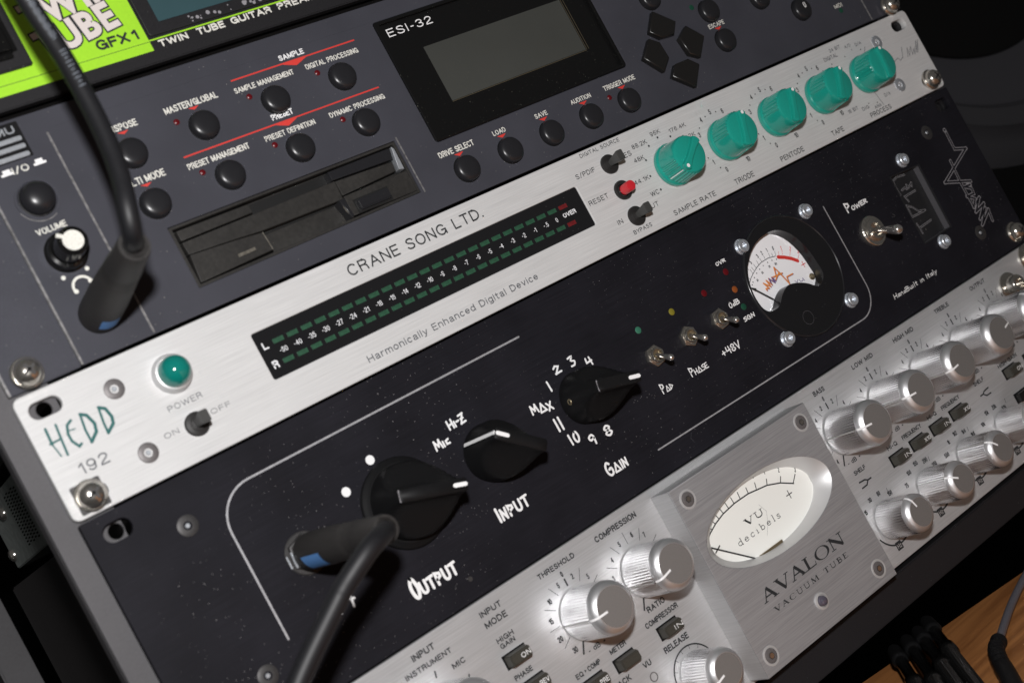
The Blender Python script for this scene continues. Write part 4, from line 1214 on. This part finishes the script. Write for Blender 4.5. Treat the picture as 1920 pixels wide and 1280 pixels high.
TH, TN = .20, .075
SG = {
    'A': (.95, [([(.1, .02), (.43, .98)], TN), ([(.43, .99), (.8, .02)], TH), ([(.22, .36), (.66, .36)], TN), ([(-.02, .025), (.24, .025)], .05), ([(.62, .025), (.98, .025)], .05)]),
    'V': (.9, [([(.12, .98), (.48, .02)], TH), ([(.47, .0), (.8, .98)], TN), ([(-.04, .975), (.3, .975)], .05), ([(.66, .975), (.94, .975)], .05)]),
    'L': (.72, [([(.18, 0), (.18, 1)], TH), ([(.0, .975), (.36, .975)], .05), ([(0, .03), (.68, .03)], .06), ([(.66, .05), (.7, .3)], .05)]),
    'N': (1.0, [([(.16, .03), (.16, .97)], TN), ([(.14, .97), (.84, .03)], TH), ([(.84, .0), (.84, .97)], TN), ([(0, .025), (.32, .025)], .05), ([(-.02, .975), (.2, .975)], .05), ([(.68, .975), (1, .975)], .05)]),
    'U': (.9, [([(.17, 1), (.17, .3), (.24, .1), (.45, .02), (.64, .1), (.73, .3), (.73, 1)], .1), ([(0, .975), (.34, .975)], .05), ([(.6, .975), (.88, .975)], .05)]),
    'M': (1.15, [([(.16, 0), (.2, 1)], TN), ([(.2, 1), (.56, .04)], TH), ([(.56, .04), (.92, 1)], TN), ([(.94, 1), (.98, 0)], TH), ([(.02, .025), (.32, .025)], .05), ([(.82, .025), (1.12, .025)], .05)]),
    'T': (.8, [([(.4, 0), (.4, 1)], TH), ([(.02, .97), (.78, .97)], .06), ([(.02, .97), (.02, .74)], .05), ([(.78, .97), (.78, .74)], .05), ([(.24, .025), (.56, .025)], .05)]),
    'B': (.75, [([(.18, 0), (.18, 1)], TH), ([(.02, .97), (.4, .97), (.58, .86), (.58, .65), (.4, .53), (.2, .52)], .09), ([(.4, .52), (.62, .44), (.66, .2), (.5, .04), (.02, .03)], .1)]),
    'E': (.72, [([(.18, 0), (.18, 1)], TH), ([(0, .97), (.62, .97)], .06), ([(.2, .52), (.5, .52)], .06), ([(0, .03), (.66, .03)], .06), ([(.62, .97), (.62, .78)], .05), ([(.66, .03), (.68, .26)], .05)]),
    'O': (1.0, 'ring'), 'C': (.9, 'arc'), ' ': (.5, []),
    'd': (.75, [([(.6, 1), (.6, .02), (.72, .03)], .1), ([(.6, .45), (.4, .6), (.15, .5), (.08, .3), (.15, .1), (.36, .02), (.6, .15)], .08), ([(.46, .98), (.6, .98)], .05)]),
    'e': (.68, [([(.1, .34), (.58, .34), (.52, .52), (.34, .6), (.14, .5), (.07, .3), (.16, .08), (.38, .02), (.6, .14)], .08)]),
    'c': (.62, [([(.55, .45), (.48, .57), (.32, .6), (.14, .5), (.07, .3), (.16, .08), (.36, .02), (.56, .14)], .08)]),
    'i': (.4, [([(.2, .58), (.2, .02)], .1), ([(.06, .03), (.34, .03)], .05), ([(.06, .57), (.2, .57)], .05), ([(.2, .84), (.2, .85)], .13)]),
    'b': (.75, [([(.15, 1), (.15, .02)], .1), ([(.15, .45), (.36, .6), (.58, .5), (.66, .3), (.58, .1), (.38, .02), (.15, .12)], .08), ([(.02, .98), (.15, .98)], .05)]),
    'l': (.4, [([(.2, 1), (.2, .02)], .1), ([(.06, .03), (.34, .03)], .05), ([(.06, .98), (.2, .98)], .05)]),
    's': (.58, [([(.5, .46), (.46, .57), (.28, .6), (.12, .52), (.14, .4), (.44, .26), (.5, .14), (.4, .03), (.2, .02), (.08, .1), (.06, .18)], .08)]),
}


def serif(mb, s, x0, y, x1, h, m, z, gap=.12):
    tot = sum(SG[c][0] for c in s) + gap * (len(s) - 1)
    k = (x1 - x0) / tot
    x = x0
    for c in s:
        wg, st = SG[c]
        if st in ('ring', 'arc'):
            n = 40
            a0, a1 = (0, 360) if st == 'ring' else (42, 318)
            zz = z + mb.bump()
            vs, fs = [], []
            for i in range(n + 1):
                a = math.radians(a0 + (a1 - a0) * i / n)
                for rx, ry in ((.49, .52), (.345, .47)):
                    vs.append((x + (.5 + rx * math.cos(a)) * k, y + (.5 + ry * math.sin(a)) * h, zz))
            for i in range(n):
                fs.append([2 * i, 2 * i + 2, 2 * i + 3, 2 * i + 1])
            mb.add(vs, fs, m)
        else:
            for pts, wd in st:
                mb.stroke([(x + a * k, y + q * h) for a, q in pts], wd * (h + k) / 2, z, m, cap=False if wd < .09 else False)
        x += (wg + gap) * k


cs = thing('channel_strip', 'brushed aluminium channel strip with ribbed silver knobs and large oval meter plate', 'channel strip', (240, -220, 0))
b = MB()
b.fill([rrect(.6, 482, -220.3, -133.7, .6), rrect(467.5, 478.5, -143.6, -137.6, 2.9)], -3.2, 0, 'strip', .35)
D = 'dark'
for s, x0, y, x1, h in (('THRESHOLD', 137.3, -139.8, 155.8, 2.0), ('COMPRESSION', 166.9, -140.0, 189.2, 2.3), ('BASS', 301.0, -139.6, 308.4, 2.1), ('LOW MID', 329, -139.0, 344.3, 2.05), ('HIGH MID', 360, -139.3, 375.5, 2.1),
                        ('TREBLE', 393.6, -138.7, 404.9, 2.0), ('OUTPUT', 423.3, -138.8, 435.9, 2.0), ('INPUT', 109.1, -139.7, 119, 2.1), ('MODE', 109, -144.0, 119.2, 2.3), ('HIGH', 110.2, -150.7, 117.9, 1.9), ('GAIN', 110.4, -153.0, 117.2, 1.8),
                        ('PHASE', 109.5, -165.4, 117.8, 1.9), ('INPUT', 78.3, -139.4, 88.1, 2.3), ('INSTRUMENT', 72.9, -143.7, 93.1, 1.9), ('MIC', 90.4, -149.2, 96.1, 2.0), ('METER', 149.2, -177.9, 157.5, 1.9),
                        ('EQ', 131.6, -178.0, 135.1, 1.9), ('COMP', 137.5, -178.0, 143.9, 1.9), ('VU', 159.2, -189.7, 163.2, 2.2), ('COMPRESSOR', 168.4, -178.1, 186.2, 2.1), ('RELEASE', 170.7, -190.1, 183.8, 2.4), ('RATIO', 172.6, -173.5, 182.1, 2.3),
                        ('BACK', 143.6, -189.7, 152.2, 2.2), ('HI-Q', 324.1, -177.7, 331.2, 1.9), ('FREQUENCY', 335.2, -177.7, 349.6, 1.9), ('SHELF', 299.7, -177.9, 307.5, 1.9), ('HI-Q', 355.2, -177.3, 362.2, 1.9), ('FREQUENCY', 366.4, -177.4, 380.6, 1.9),
                        ('SHELF', 393.0, -177.4, 401.2, 1.9), ('HIGH GAIN', 414, -177.4, 430, 1.9)):
    b.text(s, x0, y, x1, h * 1.06, D, .06, .022)
b.poly([(136.0, -177.5), (136.0, -176.3), (136.9, -176.9)], .06, D)
KX = (147.0, 179.4, 304.9, 336.9, 368.7, 400.9, 432.4)
for xc, kind in zip(KX, ('thr', 'comp', 'eq', 'eq', 'eq', 'eq', 'eq')):
    yc = -157.9
    for a in (-120, -90, -60, -30, 0, 30, 60, 90, 120, 150, -150):
        bold = (a == 0 and kind != 'comp') or a == -150 or (kind == 'eq' and a == 150)
        if a == 150 and kind != 'eq':
            continue
        r0, r1 = (10.6, 13.6) if a == 0 and kind != 'comp' else (11.0, 15.9)
        if kind == 'eq' and a == 150:
            r0, r1 = 13, 14.4
        sa, ca = math.sin(math.radians(a)), math.cos(math.radians(a))
        b.stroke([(xc + r0 * sa, yc + r0 * ca), (xc + r1 * sa, yc + r1 * ca)], .75 if bold else .22, .06, D, cap=False)
    labs = {'thr': [('0', 0, 15.5), ('5', -16, 13.2), ('10', -47, 13.8), ('15', -77, 13.8), ('20', -107, 14.2), ('30', -136, 14.6), ('2', 16, 13.2), ('5', 46, 13.4)],
            'comp': [('5', -16, 13.2), ('4', -47, 13.5), ('3', -77, 13.5), ('6', 15, 13.6), ('7', 40, 13.6)],
            'eq': [('0', 0, 15.6), ('2', -17, 13.3), ('4', -46, 13.6), ('6', -76, 13.6), ('2', 17, 13.3), ('4', 46, 13.4), ('4', -136, 14.6)]}[kind]
    for s, a, r in labs:
        b.textc(s, xc + r * math.sin(math.radians(a)), yc + r * math.cos(math.radians(a)), 2.25, D, .06, .82, .012)
    if kind != 'comp':
        b.text('- dB +', xc - 5.6, yc - 14.9, xc + 3.4, 2.0, D, .06, .012)
FX = (304.8, 336.5, 367.9, 399.6)
FL = ([('15', -9.9, 8.0), ('30', -4.4, 11.4), ('60', 1.8, 11.5), ('150', 7.9, 8.6)], [('75', -12.6, 6.6), ('100', -7.8, 10.6), ('150', -1.6, 12.2), ('200', 4.6, 10.8), ('250', 8.8, 6.8)],
      [('550', -12.9, 6.6), ('1k', -7.9, 10.8), ('1k2', -1.7, 12.3), ('1k4', 4.2, 10.6), ('1k6', 8.8, 7.0)], [('10k', -13.8, 7.6), ('15k', -8.0, 11.0), ('20k', -1.6, 11.2), ('32k', 4.4, 8.0)])
for xc, ls in zip(FX, FL):
    for s, dx, dy in ls:
        b.textc(s, xc + dx, -201.5 + dy, 2.15, D, .06, .8, .015, 0)
    pts = [(xc + 11.3 * math.cos(math.radians(a)), -201.9 + 11.3 * math.sin(math.radians(a))) for a in range(205, 301, 6)]
    b.stroke(pts, .75, .06, D)
    b.stroke([(xc + 2.0, -209.6), (xc + 3.6, -212.6)], .75, .06, D)
    b.rect(xc - 3.9, xc - .1, -215.5, -211.7, .08, D)
    b.text('Hz', xc - 3.3, -214.7, xc - .7, 2.0, 'bezel', .16, -.015)
    b.stroke([(xc + 7.2, -192.2), (xc + 7.6, -190.2)], .25, .06, D)
for x0 in (299.9, 393.6):
    m_ = 1 if x0 < 350 else -1
    X0 = 299.9 if m_ == 1 else 401
    b.stroke([(X0, -181.3), (X0 + m_ * 3.6, -181.6), (X0 + m_ * 5.2, -182.5), (X0 + m_ * 7.4, -182.5)], .7, .06, D); b.stroke([(X0, -184.1), (X0 + m_ * 3.4, -184.0), (X0 + m_ * 5.2, -182.5)], .7, .06, D)
b.ring(179.4, -203.0, 10.9, .6, .06, D, 20, 270, 40)
for a in range(30, 271, 24):
    b.stroke([(179.4 + 9.3 * math.cos(math.radians(a)), -203 + 9.3 * math.sin(math.radians(a))), (179.4 + 10.9 * math.cos(math.radians(a)), -203 + 10.9 * math.sin(math.radians(a)))], .2, .06, D, cap=False)
b.stroke([(83.7, -146.0), (83.2, -148.0)], .6, .06, D); b.stroke([(94.6, -153.6), (93.6, -155.6)], .6, .06, D)
b.build('faceplate', cs, (240, -177, 0))
# raised centre plate with the oval meter
b = MB()
EC = (240.0, -166.2)
b.fill([[(199.2, -218.5), (282.9, -218.5), (282.9, -136.9), (199.2, -136.9)], ell(*EC, 37.2, 16.4)[::-1]], .05, 12, 'plate', .35)
serif(b, 'AVALON', 214.6, -194.5, 266.4, 5.0, D, 12.04, .04)
serif(b, 'VACUUM TUBE', 217.4, -199.9, 264.1, 2.15, D, 12.04, .22)
b.add([(199.15, -218.2, .1), (199.15, -137.2, .1), (199.15, -137.2, 11.6), (199.15, -218.2, 11.6)], [[0, 1, 2, 3]], 'strip')
b.add([(199.5, -136.87, .1), (282.6, -136.87, .1), (282.6, -136.87, 11.6), (199.5, -136.87, 11.6)], [[0, 1, 2, 3]], 'strip')
pl = b.build('meter_plate', cs, (240, -177, 6))
b = MB()
e0, e1, e2 = ell(*EC, 37.25, 16.45), ell(*EC, 31.6, 14.5), ell(*EC, 31.4, 14.3)
vs = [(x, y, 11.95) for x, y in e0] + [(x, y, 7.0) for x, y in e1] + [(x, y, 5.4) for x, y in e2]
b.add(vs, [[i + r * 64, (i + 1) % 64 + r * 64, (i + 1) % 64 + (r + 1) * 64, i + (r + 1) * 64] for r in range(2) for i in range(64)], 'bezel')
vm = b.build('oval_meter', cs, (240, -166, 6), 50)
b = MB()
Z = 5.85
b.fill([[(206, -183), (271, -183), (271.3, -158.8), (266, -150), (206, -150)]], 5.2, 5.8, 'dial', .1)
b.stroke([(208.6, -163.0), (212.0, -160.8), (216.8, -158.8), (222.4, -157.3), (230, -156.4), (238.5, -156.4), (249.3, -158.0), (256.0, -160.3), (262.2, -163.7)], .55, Z, D)
for q in (((262.0, -163.6), (265.4, -160.8)), ((256.2, -160.3), (257.9, -158.1)), ((249.3, -158.0), (250.6, -155.6)), ((243.3, -157.0), (244.2, -154.1)), ((238.6, -156.5), (238.9, -153.7)), ((233.6, -156.2), (233.9, -153.3)),
          ((229.7, -156.3), (229.6, -153.5)), ((226.1, -156.8), (225.8, -154.0)), ((222.6, -157.3), (222.0, -154.6)), ((219.4, -158.0), (218.5, -155.4)), ((216.6, -158.9), (215.5, -156.4)), ((213.8, -160.0), (212.4, -157.8)), ((211, -161.4), (209.4, -159.4))):
    b.stroke(q, .42, Z, D, cap=False)
for s, x, y, r in (('3', 266.4, -159.3, -25), ('2', 258.6, -155.4, -18), ('1', 251.2, -152.7, -12), ('0', 244.8, -151.3, -6), ('1', 238.9, -150.7, 0), ('2', 234.4, -150.9, 4), ('3', 229.7, -151.4, 6)):
    b.textc(s, x, y, 2.3, D, Z, .55, -.01, r)
b.stroke([(255.6, -166.3), (259.0, -166.3)], .4, Z, D); b.stroke([(257.3, -164.6), (257.3, -168)], .4, Z, D)
serif(b, 'VU', 229.6, -166.9, 241.0, 2.7, D, Z, .12)
serif(b, 'decibels', 221.6, -171.9, 247.9, 2.9, D, Z, .3)
b.fill([[(228.2, -179.4), (242.2, -179.4), (242.2, -180.6), (228.2, -180.6)]], 5.8, 6.4, 'brass', .1)
b.stroke([(240.6, -162.5), (242.4, -166.4), (240.4, -170.6), (236.8, -174.8)], .09, Z, 'greyprint')
b.build('dial', vm, (240, -166, 5))
b = MB(); b.tube([(225.2, -179.0, 6.8), (208.6, -165.4, 6.8)], .28, 'dark', 8); b.stroke([(209.3, -168.0), (212.6, -166.6)], .5, 6.9, 'dark'); b.build('needle', vm, (217, -172, 6.8))
for x, y in ((206.0, -143.5), (276.3, -143.3), (275.2, -211.8), (205.2, -211.9)):
    b = MB()
    b.lathe([(4.0, 12.0), (3.9, 12.2), (3.2, 12.25), (3.0, 11.95)], 'bezel', x, y, n=32)
    b.lathe([(2.95, 11.95), (2.9, 12.35), (2.4, 12.5), (1.7, 12.5)], 'darksteel', x, y, n=30)
    hexp = [(x + 1.5 * math.cos(math.radians(60 * k)), y + 1.5 * math.sin(math.radians(60 * k))) for k in range(6)]
    b.poly(hexp, 12.52, 'blackoxide'); b.poly([(x + (u - x) * .8, y + (v - y) * .8) for u, v in hexp], 12.62, 'chrome')
    b.build('socket_screw', pl, (x, y, 12), 30)
b = MB()
b.lathe([(3.6, 12.0), (3.5, 12.5), (2.6, 12.7), (2.4, 12.2)], 'bezel', 240.2, -207.5, n=32)
b.lathe([(2.2, 12.2), (2.1, 13.4), (1.6, 14.3), (.8, 14.7), (.2, 14.75)], 'pearl', 240.0, -207.4, n=28)
b.build('pilot_lamp', pl, (240.2, -207.5, 12), 50)


def ribbed_knob(x, y, r, rt, h, ribs, name):
    b = MB()
    n = ribs * 4
    am = .015

    def rib(i, k):
        if i in (1, 2):
            return 1 + am * (1, .35, -1, .35)[k % 4]
        return 1
    b.lathe([(r * .97, .5), (r, 1.0), (r * .985, h * .83), (r * .99, h * .845)], 'alu', n=n, rib=rib)
    b.lathe([(r * .99, h * .843), (r * .985, h * .87), (r * .95, h * .92), (r * .88, h * .965), (rt + .25, h), (rt - .1, h + .02)], 'alushoulder', n=56, cap=False)
    b.disc(0, 0, rt - .02, h + .03, 'alucap', 48)
    b.v = [(q[0] + x, q[1] + y, q[2]) for q in b.v]
    o = b.build(name, cs, (x, y, 0), 28)
    b = MB()
    b.add([(-.42, rt * .5, h + .16), (.42, rt * .5, h + .16), (.42, rt + .3, h + .12), (-.42, rt + .3, h + .12), (.42, r * .9, h * .968), (-.42, r * .9, h * .968), (.42, r * .965, h * .925), (-.42, r * .965, h * .925), (.4, r * 1.005, h * .86), (-.4, r * 1.005, h * .86)],
          [[0, 1, 2, 3], [3, 2, 4, 5], [5, 4, 6, 7], [7, 6, 8, 9]], 'white')
    b.add([(.3, r * 1.034, h * .82), (-.3, r * 1.034, h * .82), (-.3, r * 1.034, 1), (.3, r * 1.034, 1)], [[0, 1, 2, 3]], 'bezel')
    b.v = [(q[0] + x, q[1] + y, q[2]) for q in b.v]
    b.build('pointer_line', o, (x, y, 0))
    return o


k1 = ribbed_knob(KX[0], -158.9, 10.1, 7.5, 22.6, 54, 'knob')
k1.rotation_euler = (0, math.radians(-90), 0)
for x, a in zip(KX[1:], (-102, -84, -86, -96, 74, -20)):
    again(k1, (x, -158.9, 0), a)
again(k1, (82.0, -160.2, 0), -60)
k2 = ribbed_knob(FX[0], -201.9, 8.6, 6.2, 19.6, 46, 'small_knob')
k2.rotation_euler = (0, math.radians(-18), 0)
for x, a in zip(FX[1:], (-60, -46, 20)):
    again(k2, (x, -201.9, 0), a)
again(k2, (179.4, -203.2, 0), -104)


def key(x0, x1, y0, y1, word=None, lampx=True):
    b = MB()
    b.box(x0 - .45, x1 + .45, y0 - .4, y1 + .4, -.3, .22, 'blackrub')
    b.box(x0, x1, y0, y1, .1, 4.6, 'switchcap', .45, 2, .35)
    if word:
        b.text(word, x0 + (x1 - x0) * .48, y0 + (y1 - y0) * .28, x1 - .9, (y1 - y0) * .40, 'white', 4.66, -.008)
    b.build('push_button', cs, ((x0 + x1) / 2, (y0 + y1) / 2, 0), 40)


for x, y, wd in ((322.6, -184.9, 'IN'), (337.9, -184.6, 'X10'), (353.8, -184.4, 'IN'), (369.6, -184.3, 'X10'), (415.4, -183.6, 'ON'), (433.5, -183.6, None), (109.2, -160.2, 'ON'), (110.6, -172.2, 'REV'), (148.6, -185.0, None), (132.4, -184.9, 'PRE'), (172.4, -184.9, 'IN')):
    key(x, x + 9.8, y, y + 4.7, wd)
b = MB(); b.box(414, 427, -196.5, -191.4, -.4, .12, 'blackrub'); b.box(414.6, 426.4, -196, -191.9, .1, 3.2, 'key', .4); b.build('push_button', cs, (420, -194, 0))
b = MB(); b.lathe([(1.9, 0), (1.8, .2), (1.5, .2), (1.4, -.3)], 'darksteel', 161.2, -194.1, n=24); b.build('meter_lamp', cs, (161.2, -194.1, 0))
for x, y, r in ((450.2, -147.6, 6.2), (473, -140.6, 5.8)):
    b = MB()
    b.lathe([(r + 1.2, 0), (r + 1.2, .8), (r, 1.0)], 'chrome', x, y, n=40)
    b.lathe([(r * .78, 1), (r * .78, 5.6), (r * .7, 6.2), (r * .42, 6.25), (r * .4, 4.4), (.3, 4.3)], 'chrome', x, y, n=40)
    b.build('cap_screw', cs, (x, y, 0), 40)
b = MB(); b.box(24, 458, -219, -135, -300, -6.2, 'blackchassis'); b.build('chassis', cs, (240, -177, -150))


# ================================================================== cables plugged into the panels
def cable(label, base, lean, path, rad, blue, sc=1.0):
    root = thing('audio_cable', label, 'cable', base, 'cables plugged into the front panels')
    ax = [Vector(base) + (Vector(lean) - Vector(base)) * t for t in (0, .06, .3, .55, .6, .63, .66, .69, .72, .9, .97, 1.0, 1.0, .96)]
    rr = tuple(q * sc for q in (6.7, 6.9, 6.8, 6.2, 6.0, 5.5, 5.95, 5.4, 5.85, 5.2, 5.15, 4.8, 4.1, 3.4))
    b = MB(); b.tube([tuple(q) for q in ax], list(rr), 'boot', 32)
    pg = b.build('plug', root, base, 45)
    b = MB()
    cx = Vector(base) + (Vector(lean) - Vector(base)) * .3
    a0 = math.radians(blue[0])
    vs, fs = [], []
    for i in range(7):
        for j in range(7):
            a = a0 + math.radians(-26 + 52 * j / 6)
            q = Vector(base) + (Vector(lean) - Vector(base)) * (blue[1] + (blue[2] - blue[1]) * i / 6) + Vector((math.cos(a) * 6.93 * sc, math.sin(a) * 6.93 * sc, 0))
            vs.append(tuple(q))
    for i in range(6):
        for j in range(6):
            fs.append([i * 7 + j, i * 7 + j + 1, (i + 1) * 7 + j + 1, (i + 1) * 7 + j])
    b.add(vs, fs, 'bluetab')
    b.build('tab', pg, base)
    b = MB()
    b.tube(smooth(path, 8), rad, 'cable', 24)
    b.build('cord', root, path[0], 60)
    return root


UP = [(39.6, 18.2, 46.0), (38.4, 18.8, 57.0), (36.6, 20.3, 66.0), (37.8, 27.1, 69.0), (41.1, 36.4, 67.0), (43.7, 46.8, 64.5), (45.5, 61.4, 62.0), (45.9, 81.4, 60.0), (44.6, 95.4, 60.0), (43.6, 107.9, 61.0), (42.5, 133.1, 62.0), (42, 190, 66)]
c1 = cable('black cable in the sampler headphone socket, running up across the lime green panel', (38.3, 14.8, 0.4), (38.6, 18.6, 58.0), UP, 3.0, (262, .08, .2))
b = MB()
path = smooth(UP, 30)
run = [q for q in path if 66 < q[1] < 116]
for i in range(1, len(run) - 1, 2):
    q = Vector(run[i])
    if 80.5 < q.y < 83.5:
        continue
    t = (Vector(run[i + 1]) - Vector(run[i - 1])).normalized()
    u = t.cross(Vector((-.33, -.33, .88))).normalized()
    v = u.cross(t).normalized()
    a0, a1 = (-.05, .62) if i % 3 else (.05, .45)
    vs = []
    for k in range(6):
        a = a0 + (a1 - a0) * k / 5
        c_ = q + (v * math.cos(a) + u * math.sin(a)) * 3.04 + t * (.25 * (k / 5) * (1 if i % 4 else -1))
        vs += [tuple(c_ - t * .16), tuple(c_ + t * .16)]
    b.add(vs, [[2 * k, 2 * k + 2, 2 * k + 3, 2 * k + 1] for k in range(5)], 'cableprint')
b.build('cord_print', [o for o in c1.children if o.name.startswith('cord')][0], UP[0])
LO = [(69.7, -91.9, 46.0), (66.5, -91.9, 57.0), (60.2, -92.0, 65.5), (54.0, -93.3, 68.5), (46.5, -96.9, 67.5), (41.9, -99.6, 66.0), (38.4, -102.1, 65.0), (25.4, -110.9, 63.0), (17.1, -117.1, 62.0), (8.0, -125.2, 62.0), (-6.1, -137.8, 62.0), (-40, -180, 62)]
c2 = cable('black cable with a blue tab in the output jack of the black preamp', (62.6, -88.0, 4.2), (66.6, -91.4, 58.0), LO, 3.3, (204, .10, .34), .93)

# ================================================================== wooden board and what lies on it
b = MB()
b.fill([[(100, -90.3), (700, 73.6), (700, 600), (100, 600)]], -18, 0, 'wood', .8)
b.v = [(q[0], -265 + q[2], q[1]) for q in b.v]
wb = b.build('wooden_board', None, (300, -265, 100))
tag(wb, 'oiled brown wooden board lying below the black lip of the rack', 'board')
dv = Vector((-.64, 0, .77)).normalized()
NM = ('black plug lead on the wooden board, nearest the bottom edge of the picture', 'black plug lead on the board, second counting from the nearest one', 'black plug lead on the board, third counting from the nearest one', 'black plug lead on the board, deepest of the four beside the bare wood')
for (x, z, ln), lab in zip(((294.9, -27, 62), (303.6, -26.3, 74), (311.2, -25.5, 66), (320.7, -27.6, 60)), NM):
    t = thing('plug_lead', lab, 'cable', (x, -258, z), 'plug leads lying side by side')
    q0 = Vector((x, -257.2, z))
    b = MB()
    ts = [0, 1, 3] + [4 + k * 1.1 for k in range(14)] + [20, 21]
    rr = [1.2, 2.4, 2.9] + [3.0 + .05 * k + (.25 if k % 2 else -.2) for k in range(14)] + [3.4, 2.6]
    b.tube([tuple(q0 + dv * a) for a in ts], rr, 'blackrub', 20)
    b.build('strain_relief', t, tuple(q0), 50)
    b = MB()
    ts, rr = [18, ln - 12, ln - 11, ln - 3, ln - 2, ln + 60], [2.6, 2.8, 3.7, 3.7, 3.0, 3.0]
    b.tube([tuple(q0 + dv * a) for a in ts], rr, 'gloss', 20)
    b.build('barrel', t, tuple(q0), 50)
t = thing('thin_cord', 'thin grey cord with a ribbed black strain relief, lying on the bare wood', 'cord', (300, -262, 30))
b = MB()
b.tube(smooth([(420, -262.6, -10), (380, -262.6, -7.5), (363.3, -262.4, -2.3), (336.3, -262, 9.4), (315, -261.4, 20.5), (298.1, -260.8, 30.0)], 6), 1.75, 'cordgrey', 16)
b.build('cord', t, (340, -262, 10), 60)
b = MB()
pp = smooth([(299.5, -260.8, 29.2), (291, -260.6, 33.6), (284.0, -260.4, 39.6), (276, -260.2, 47.4), (266.2, -260, 57.6), (252, -260, 72), (225, -260, 100)], 8)
rr = [3.1 + (.35 if (k // 2) % 2 else -.25) if k < 26 else 3.6 for k in range(len(pp))]
rr[0] = 2.2
b.tube(pp, rr, 'blackrub', 20)
b.build('strain_relief', t, (280, -260, 40), 50)

# ================================================================== loudspeaker beyond the rack's right side
sp = thing('loudspeaker', 'large dark loudspeaker cone in shadow beyond the right edge of the rack', 'loudspeaker', (716, 135, -120))
b = MB(); b.box(500, 1000, -150, 420, -420, -118, 'void', 4); b.build('cabinet', sp, (716, 135, -200))
b = MB()
b.lathe([(206, -108), (210, -104), (222, -104), (226, -110), (232, -112), (240, -114), (246, -118)], 'surround', 716, 135, n=96, cap=False)
b.build('surround', sp, (716, 135, -110), 40)
b = MB()
b.lathe([(206, -108), (199, -110), (185, -112), (170, -116)], 'cone', 716, 135, n=96, cap=False)
b.build('cone', sp, (716, 135, -110), 60)
b = MB()
b.lathe([(169, -115.5), (120, -112), (60, -109), (5, -108)], 'coneblack', 716, 135, n=64)
b.build('dust_cap', sp, (716, 135, -110), 60)
